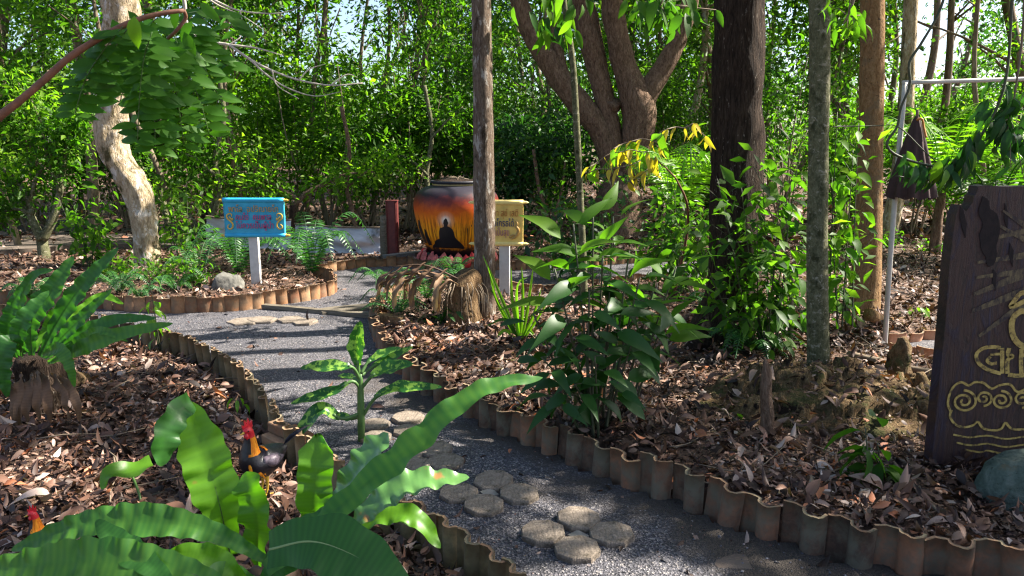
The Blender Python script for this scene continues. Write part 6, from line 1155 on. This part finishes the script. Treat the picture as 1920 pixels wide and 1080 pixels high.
# yellow pinnate sprig
yy_ = 5.0; o_ = at(1290, 262, yy_); ysg = thing('yellow_sprig', 'sprig of yellow pinnate leaves in front of the massive forked tree', 'branch', o_)
for pts, nn in [([(1215, 285), (1180, 282), (1140, 292), (1105, 312)], 8), ([(1222, 300), (1190, 305), (1150, 318), (1100, 322)], 7), ([(1230, 290), (1215, 318), (1195, 335), (1178, 345)], 5), ([(1300, 232), (1275, 236), (1248, 245), (1225, 262)], 6), ([(1240, 270), (1200, 262), (1170, 270), (1150, 276)], 6), ([(1310, 245), (1322, 252), (1330, 262)], 3)]:
    c_ = spline(np.array([(a, b, 0) for a, b in pts]), nn); W_ = np.array([at(a, b + R.normal(0, 2), yy_ + R.normal(0, .05)) for a, b, z in c_]) - o_; V, Fs = tube(W_, .0035, 5, 20); mk('rachis', V, Fs, M['twig'], ysg)
    for k_ in range(nn):
        for sg in (-1, 1):
            if R.random() < .15: continue
            leaf_obj(ysg, LY if R.random() < .85 else LLi, W_[k_], np.array((R.normal(-.2, .45), -.5 * sg, -.75 + R.normal(0, .3))), np.array((-.8 + R.normal(0, .5), -.6, .4)), R.uniform(.08, .15), 'leaflet')
V, Fs = tube(loc([gp(1262, 560, .05), at(1290, 420, yy_ + 1.0), at(1270, 340, yy_ + .3), at(1230, 300, yy_)], ysg), [.014, .011, .007, .004], 6, 20); mk('stem', V, Fs, M['rust_twig'], ysg)

# overhanging branch with pinnate leaves, close to the camera at the upper left
yo = 2.35; o_ = at(150, 120, yo); ob_ = thing('overhanging_branch', 'brown branch slanting across the upper left corner with dark pinnate leaves hanging from it', 'branch', o_)
MP = [(-120, 300), (-20, 232), (60, 170), (130, 108), (200, 64), (260, 36), (310, 24), (345, 20)]
V, Fs = tube(loc([at(a, b, yo + .02 * k_) for k_, (a, b) in enumerate(MP)], ob_), [pxm(x, o_) / 2 for x in (17, 16, 14, 13, 12, 10, 9, 8)], 10, 60, .14, 14); mk('branch', V, Fs, M['rust_twig'], ob_)
V, Fs = tube(loc([at(345, 20, yo + .14), at(348, 34, yo + .16), at(330, 58, yo + .16), at(315, 72, yo + .2)], ob_), pxm(7, o_) / 2, 8, 14, .1, 9); mk('twig', V, Fs, M['rust_twig'], ob_)
for (pts, nn, dy) in [([(345, 22), (370, 70), (405, 110), (440, 130)], 9, .3), ([(335, 40), (375, 110), (400, 160), (420, 200)], 10, .3), ([(325, 60), (350, 130), (375, 190), (392, 250)], 12, .25), ([(315, 70), (325, 140), (335, 200), (345, 270)], 13, .2), ([(300, 75), (300, 140), (290, 200), (292, 275)], 14, .15), ([(285, 60), (270, 110), (262, 180), (258, 265)], 14, .1), ([(260, 40), (240, 80), (225, 120), (215, 165)], 11, .1), ([(245, 45), (215, 90), (190, 130), (170, 185)], 10, .05), ([(230, 50), (190, 100), (160, 150), (140, 215)], 12, .05), ([(300, 30), (260, 60), (230, 90), (195, 120)], 9, .2), ([(350, 25), (385, 20), (420, 30), (445, 60)], 7, .3), ([(270, 60), (250, 130), (235, 160), (225, 190)], 10, .3)]:
    c_ = spline(np.array([(a, b, 0) for a, b in pts]), nn + 1); W_ = np.array([at(a, b, yo + dy + .15 * k_ / nn) for k_, (a, b, z) in enumerate(c_)]) - o_; V, Fs = tube(W_, .0016, 4, 16); mk('rachis', V, Fs, M['stem_green'], ob_)
    for k_ in range(1, nn + 1):
        for sg in (-1, 1): leaf_obj(ob_, LO, W_[k_], np.array((sg * .95, R.normal(0, .25), -.12 + R.normal(0, .12))), np.array((R.normal(0, .25), -1, .55 + R.normal(0, .2))), R.uniform(.070, .095), 'leaflet')
for (a, b) in [(330, 8), (360, 40), (375, 5), (345, 60), (240, 20), (210, 36)]: leaf_obj(ob_, LO, at(a, b, yo + .2) - o_, np.array((R.normal(0, .5), 0, -1)), np.array((0, -1, .2)), .08, 'leaflet')
leaf_obj(ob_, LLi, at(252, 30, yo) - o_, np.array((-.1, 0, -1)), np.array((.2, -1, .2)), .09, 'leaflet')

# forked saplings and crooked bare stems on the left, dead pale twigs
def multi(label, base, lines, mat, name='crooked_sapling', cat='tree', z=.0, grp='crooked saplings behind the path', leaves=0, dy=.0):
    b = gp(*base, z); t = thing(name, label, cat, b, grp); 
    for k_, (w0, w1, pts) in enumerate(lines):
        P = [at(a, c_, b[1] + dy * k_ + .03 * i) for i, (a, c_) in enumerate(pts)]; V, Fs = tube(loc(P, t), np.linspace(pxm(w0, b) / 2, pxm(w1, b) / 2, len(P)), 9, len(P) * 6, .15, 6, seed=k_); mk('trunk' if k_ == 0 else 'limb', V, Fs, M[mat], t)
        if leaves and k_:
            E_ = np.array(P[len(P) // 2:]) - b; V, Fs, tt = cloud(E_, .35, leaves, .09); mk('foliage', V, Fs, M['leaf_bright'], t, tt)
    return t
multi('pale forked sapling standing before the dirt terrace', (84, 492), [(22, 19, [(84, 500), (82, 470), (78, 448)]), (17, 5, [(78, 450), (62, 415), (55, 380), (40, 350), (10, 320), (-30, 300)]), (17, 4, [(80, 448), (100, 410), (112, 360), (118, 320), (126, 270), (140, 220)]), (8, 3, [(62, 400), (30, 392), (0, 398), (-40, 396)]), (8, 3, [(55, 378), (70, 330), (95, 290), (120, 250), (150, 225)]), (7, 2, [(112, 360), (90, 300), (78, 240), (60, 190), (30, 150)])], 'bark_moss', leaves=700)
multi('short pale forked stem just left of the bent bare branch', (327, 462), [(13, 11, [(326, 468), (322, 440), (312, 408), (306, 380), (298, 340)]), (8, 3, [(312, 405), (300, 380), (280, 345), (262, 300)])], 'bark_moss', leaves=350)
multi('bent bare grey branch curving up behind the blue sign', (334, 468), [(15, 12, [(334, 466), (352, 446), (372, 428), (386, 412)]), (12, 3, [(386, 412), (400, 385), (406, 358), (425, 349), (460, 349), (500, 358), (525, 364)]), (9, 5, [(372, 428), (352, 395), (340, 370), (336, 340)]), (7, 2, [(404, 362), (408, 330), (402, 290), (396, 240)])], 'bark_moss', leaves=420)
multi('brown crooked stem arching right behind the tarpaulin', (548, 466), [(12, 10, [(548, 470), (546, 420), (548, 388)]), (11, 3, [(548, 390), (575, 362), (610, 345), (645, 328), (700, 322)]), (8, 2, [(560, 375), (520, 350), (490, 330), (460, 290)])], 'bark_brown', leaves=420)
multi('huge grey buttressed trunk base at the left border', (-25, 436), [(190, 95, [(-30, 446), (-34, 400), (-45, 350), (-55, 250), (-60, 100), (-60, -80)]), (70, 26, [(70, 446), (40, 410), (10, 370), (-20, 330)])], 'bark_grey', 'tree', grp=None)
multi('dead pale forked branches reaching in from the top left', (420, 560), [(7, 5, [(330, -60), (345, 0), (352, 50), (378, 74), (430, 84)]), (5, 2, [(430, 84), (470, 112), (510, 132), (560, 150), (620, 160), (680, 156)]), (4, 1.5, [(430, 84), (480, 90), (530, 104)]), (4, 1, [(470, 112), (500, 140), (540, 165), (590, 180), (640, 172)]), (4, 1, [(400, 0), (450, 20), (520, 25), (570, 12)]), (3, 1, [(450, 20), (455, 42)]), (3, 1, [(510, 132), (520, 160), (560, 185)]), (3, 1, [(560, 150), (580, 130), (610, 120)]), (3, 1, [(380, -10), (410, 10), (455, 30), (500, 60)]), (3, 1, [(430, 84), (450, 70), (452, 55)]), (3, 1, [(620, 160), (650, 140), (670, 145)])], 'twig_pale', 'dead_branch', 'branch', grp=None)

# ------------------------------------------------------------------ the canopy overhead: unseen crowns added to dapple the ground, cut for sun patches
n_ = 130000; U2 = np.stack([R.uniform(-6, 5.2, n_), R.uniform(1.2, 11.0, n_)], 1); zc = R.uniform(4.6, 8.6, n_); 
kp = open_to_sun(np.c_[U2 + zc[:, None] * SH2, zc])
cn = np.sin(U2[:, 0] * 2.1 + 1) * np.cos(U2[:, 1] * 2.6) + .6 * np.sin(U2[:, 0] * 5.3 + U2[:, 1] * 4.1); kp = kp * np.where(cn > .95, .12, 1) * (.35 + .65 * (R.random(n_) < 1))
kk = R.random(n_) < kp ** 2 * .55; U2, zc = U2[kk], zc[kk]; sh = np.array((SUNV.x, SUNV.y)) / SUNV.z; P = np.c_[U2 + zc[:, None] * sh, zc]
keys = list(CROWNS); TP = np.array([CROWNS[k_][1] for k_ in keys]); who = np.argmin(np.hypot(P[:, None, 0] - TP[None, :, 0], P[:, None, 1] - TP[None, :, 1]), 1)
# never in the picture: drop what would hang inside the frame
qx, qy = proj(P); kk = ~((qy > -12) & (qx > -60) & (qx < 1980)) ; P, who = P[kk], who[kk]
for k_, key in enumerate(keys):
    I = np.where(who == k_)[0]
    if len(I) < 10: continue
    T = leaf_t('v', .55, .15, .15); V, Fs = scatter(T, P[I], rnd_leaves(P[I], R.normal(0, 1, (len(I), 3)), .3), .135 * R.lognormal(0, .25, len(I))); t = CROWNS[key][0]; mk('crown', loc(V, t), Fs, M['leaf_mid'], t, np.repeat(R.random(len(I)), 4))  # canopy leaves out of view, placed to shade the ground
    for q in range(6):
        e = P[I[R.integers(0, len(I))]]; s_ = CROWNS[key][1] - (0, 0, .5); V, Fs = tube(loc([s_, (s_ + e) / 2 + (0, 0, .3), e], t), [.06, .035, .01], 6, 12, .1, 3); 
        mx, my = proj((s_ + e) / 2)
        if my[0] < -40 and proj(e)[1][0] < -40: mk('limb', V, Fs, M['bark_brown'], t)
print('faces', sum(len(o.data.polygons) for o in S.objects if o.type == 'MESH'), 'objects', len(S.objects))
# a few more crooked stems that show through the undergrowth
multi('thin dark stem slanting left above the tarpaulin', (470, 468), [(9, 7, [(470, 474), (462, 420), (450, 360), (436, 300), (420, 230)]), (6, 2, [(455, 380), (430, 350), (400, 330)])], 'bark_brown', leaves=200)
multi('slim brown stem left of the red steel post', (668, 462), [(9, 7, [(668, 470), (664, 410), (650, 350), (655, 280), (640, 200)]), (5, 2, [(652, 350), (690, 320), (720, 300)])], 'bark_brown', leaves=260)
multi('slim grey stem leaning behind the jar lid', (820, 452), [(10, 7, [(820, 462), (812, 400), (800, 330), (810, 250), (796, 160)]), (6, 2, [(803, 330), (770, 300), (735, 285)]), (5, 2, [(808, 260), (840, 225), (868, 200)])], 'bark_moss', leaves=260)
multi('crooked stem between the pale trunk and the blue sign', (398, 470), [(10, 8, [(398, 476), (396, 420), (412, 360), (404, 300), (420, 220), (412, 150)]), (6, 2, [(406, 330), (370, 300), (340, 285)])], 'bark_moss', leaves=260)
multi('two stemmed shrub wood right of the cream sign', (1030, 458), [(9, 6, [(1030, 466), (1026, 410), (1010, 350), (1000, 280)]), (8, 3, [(1028, 430), (1050, 370), (1060, 300)])], 'bark_brown', leaves=260)
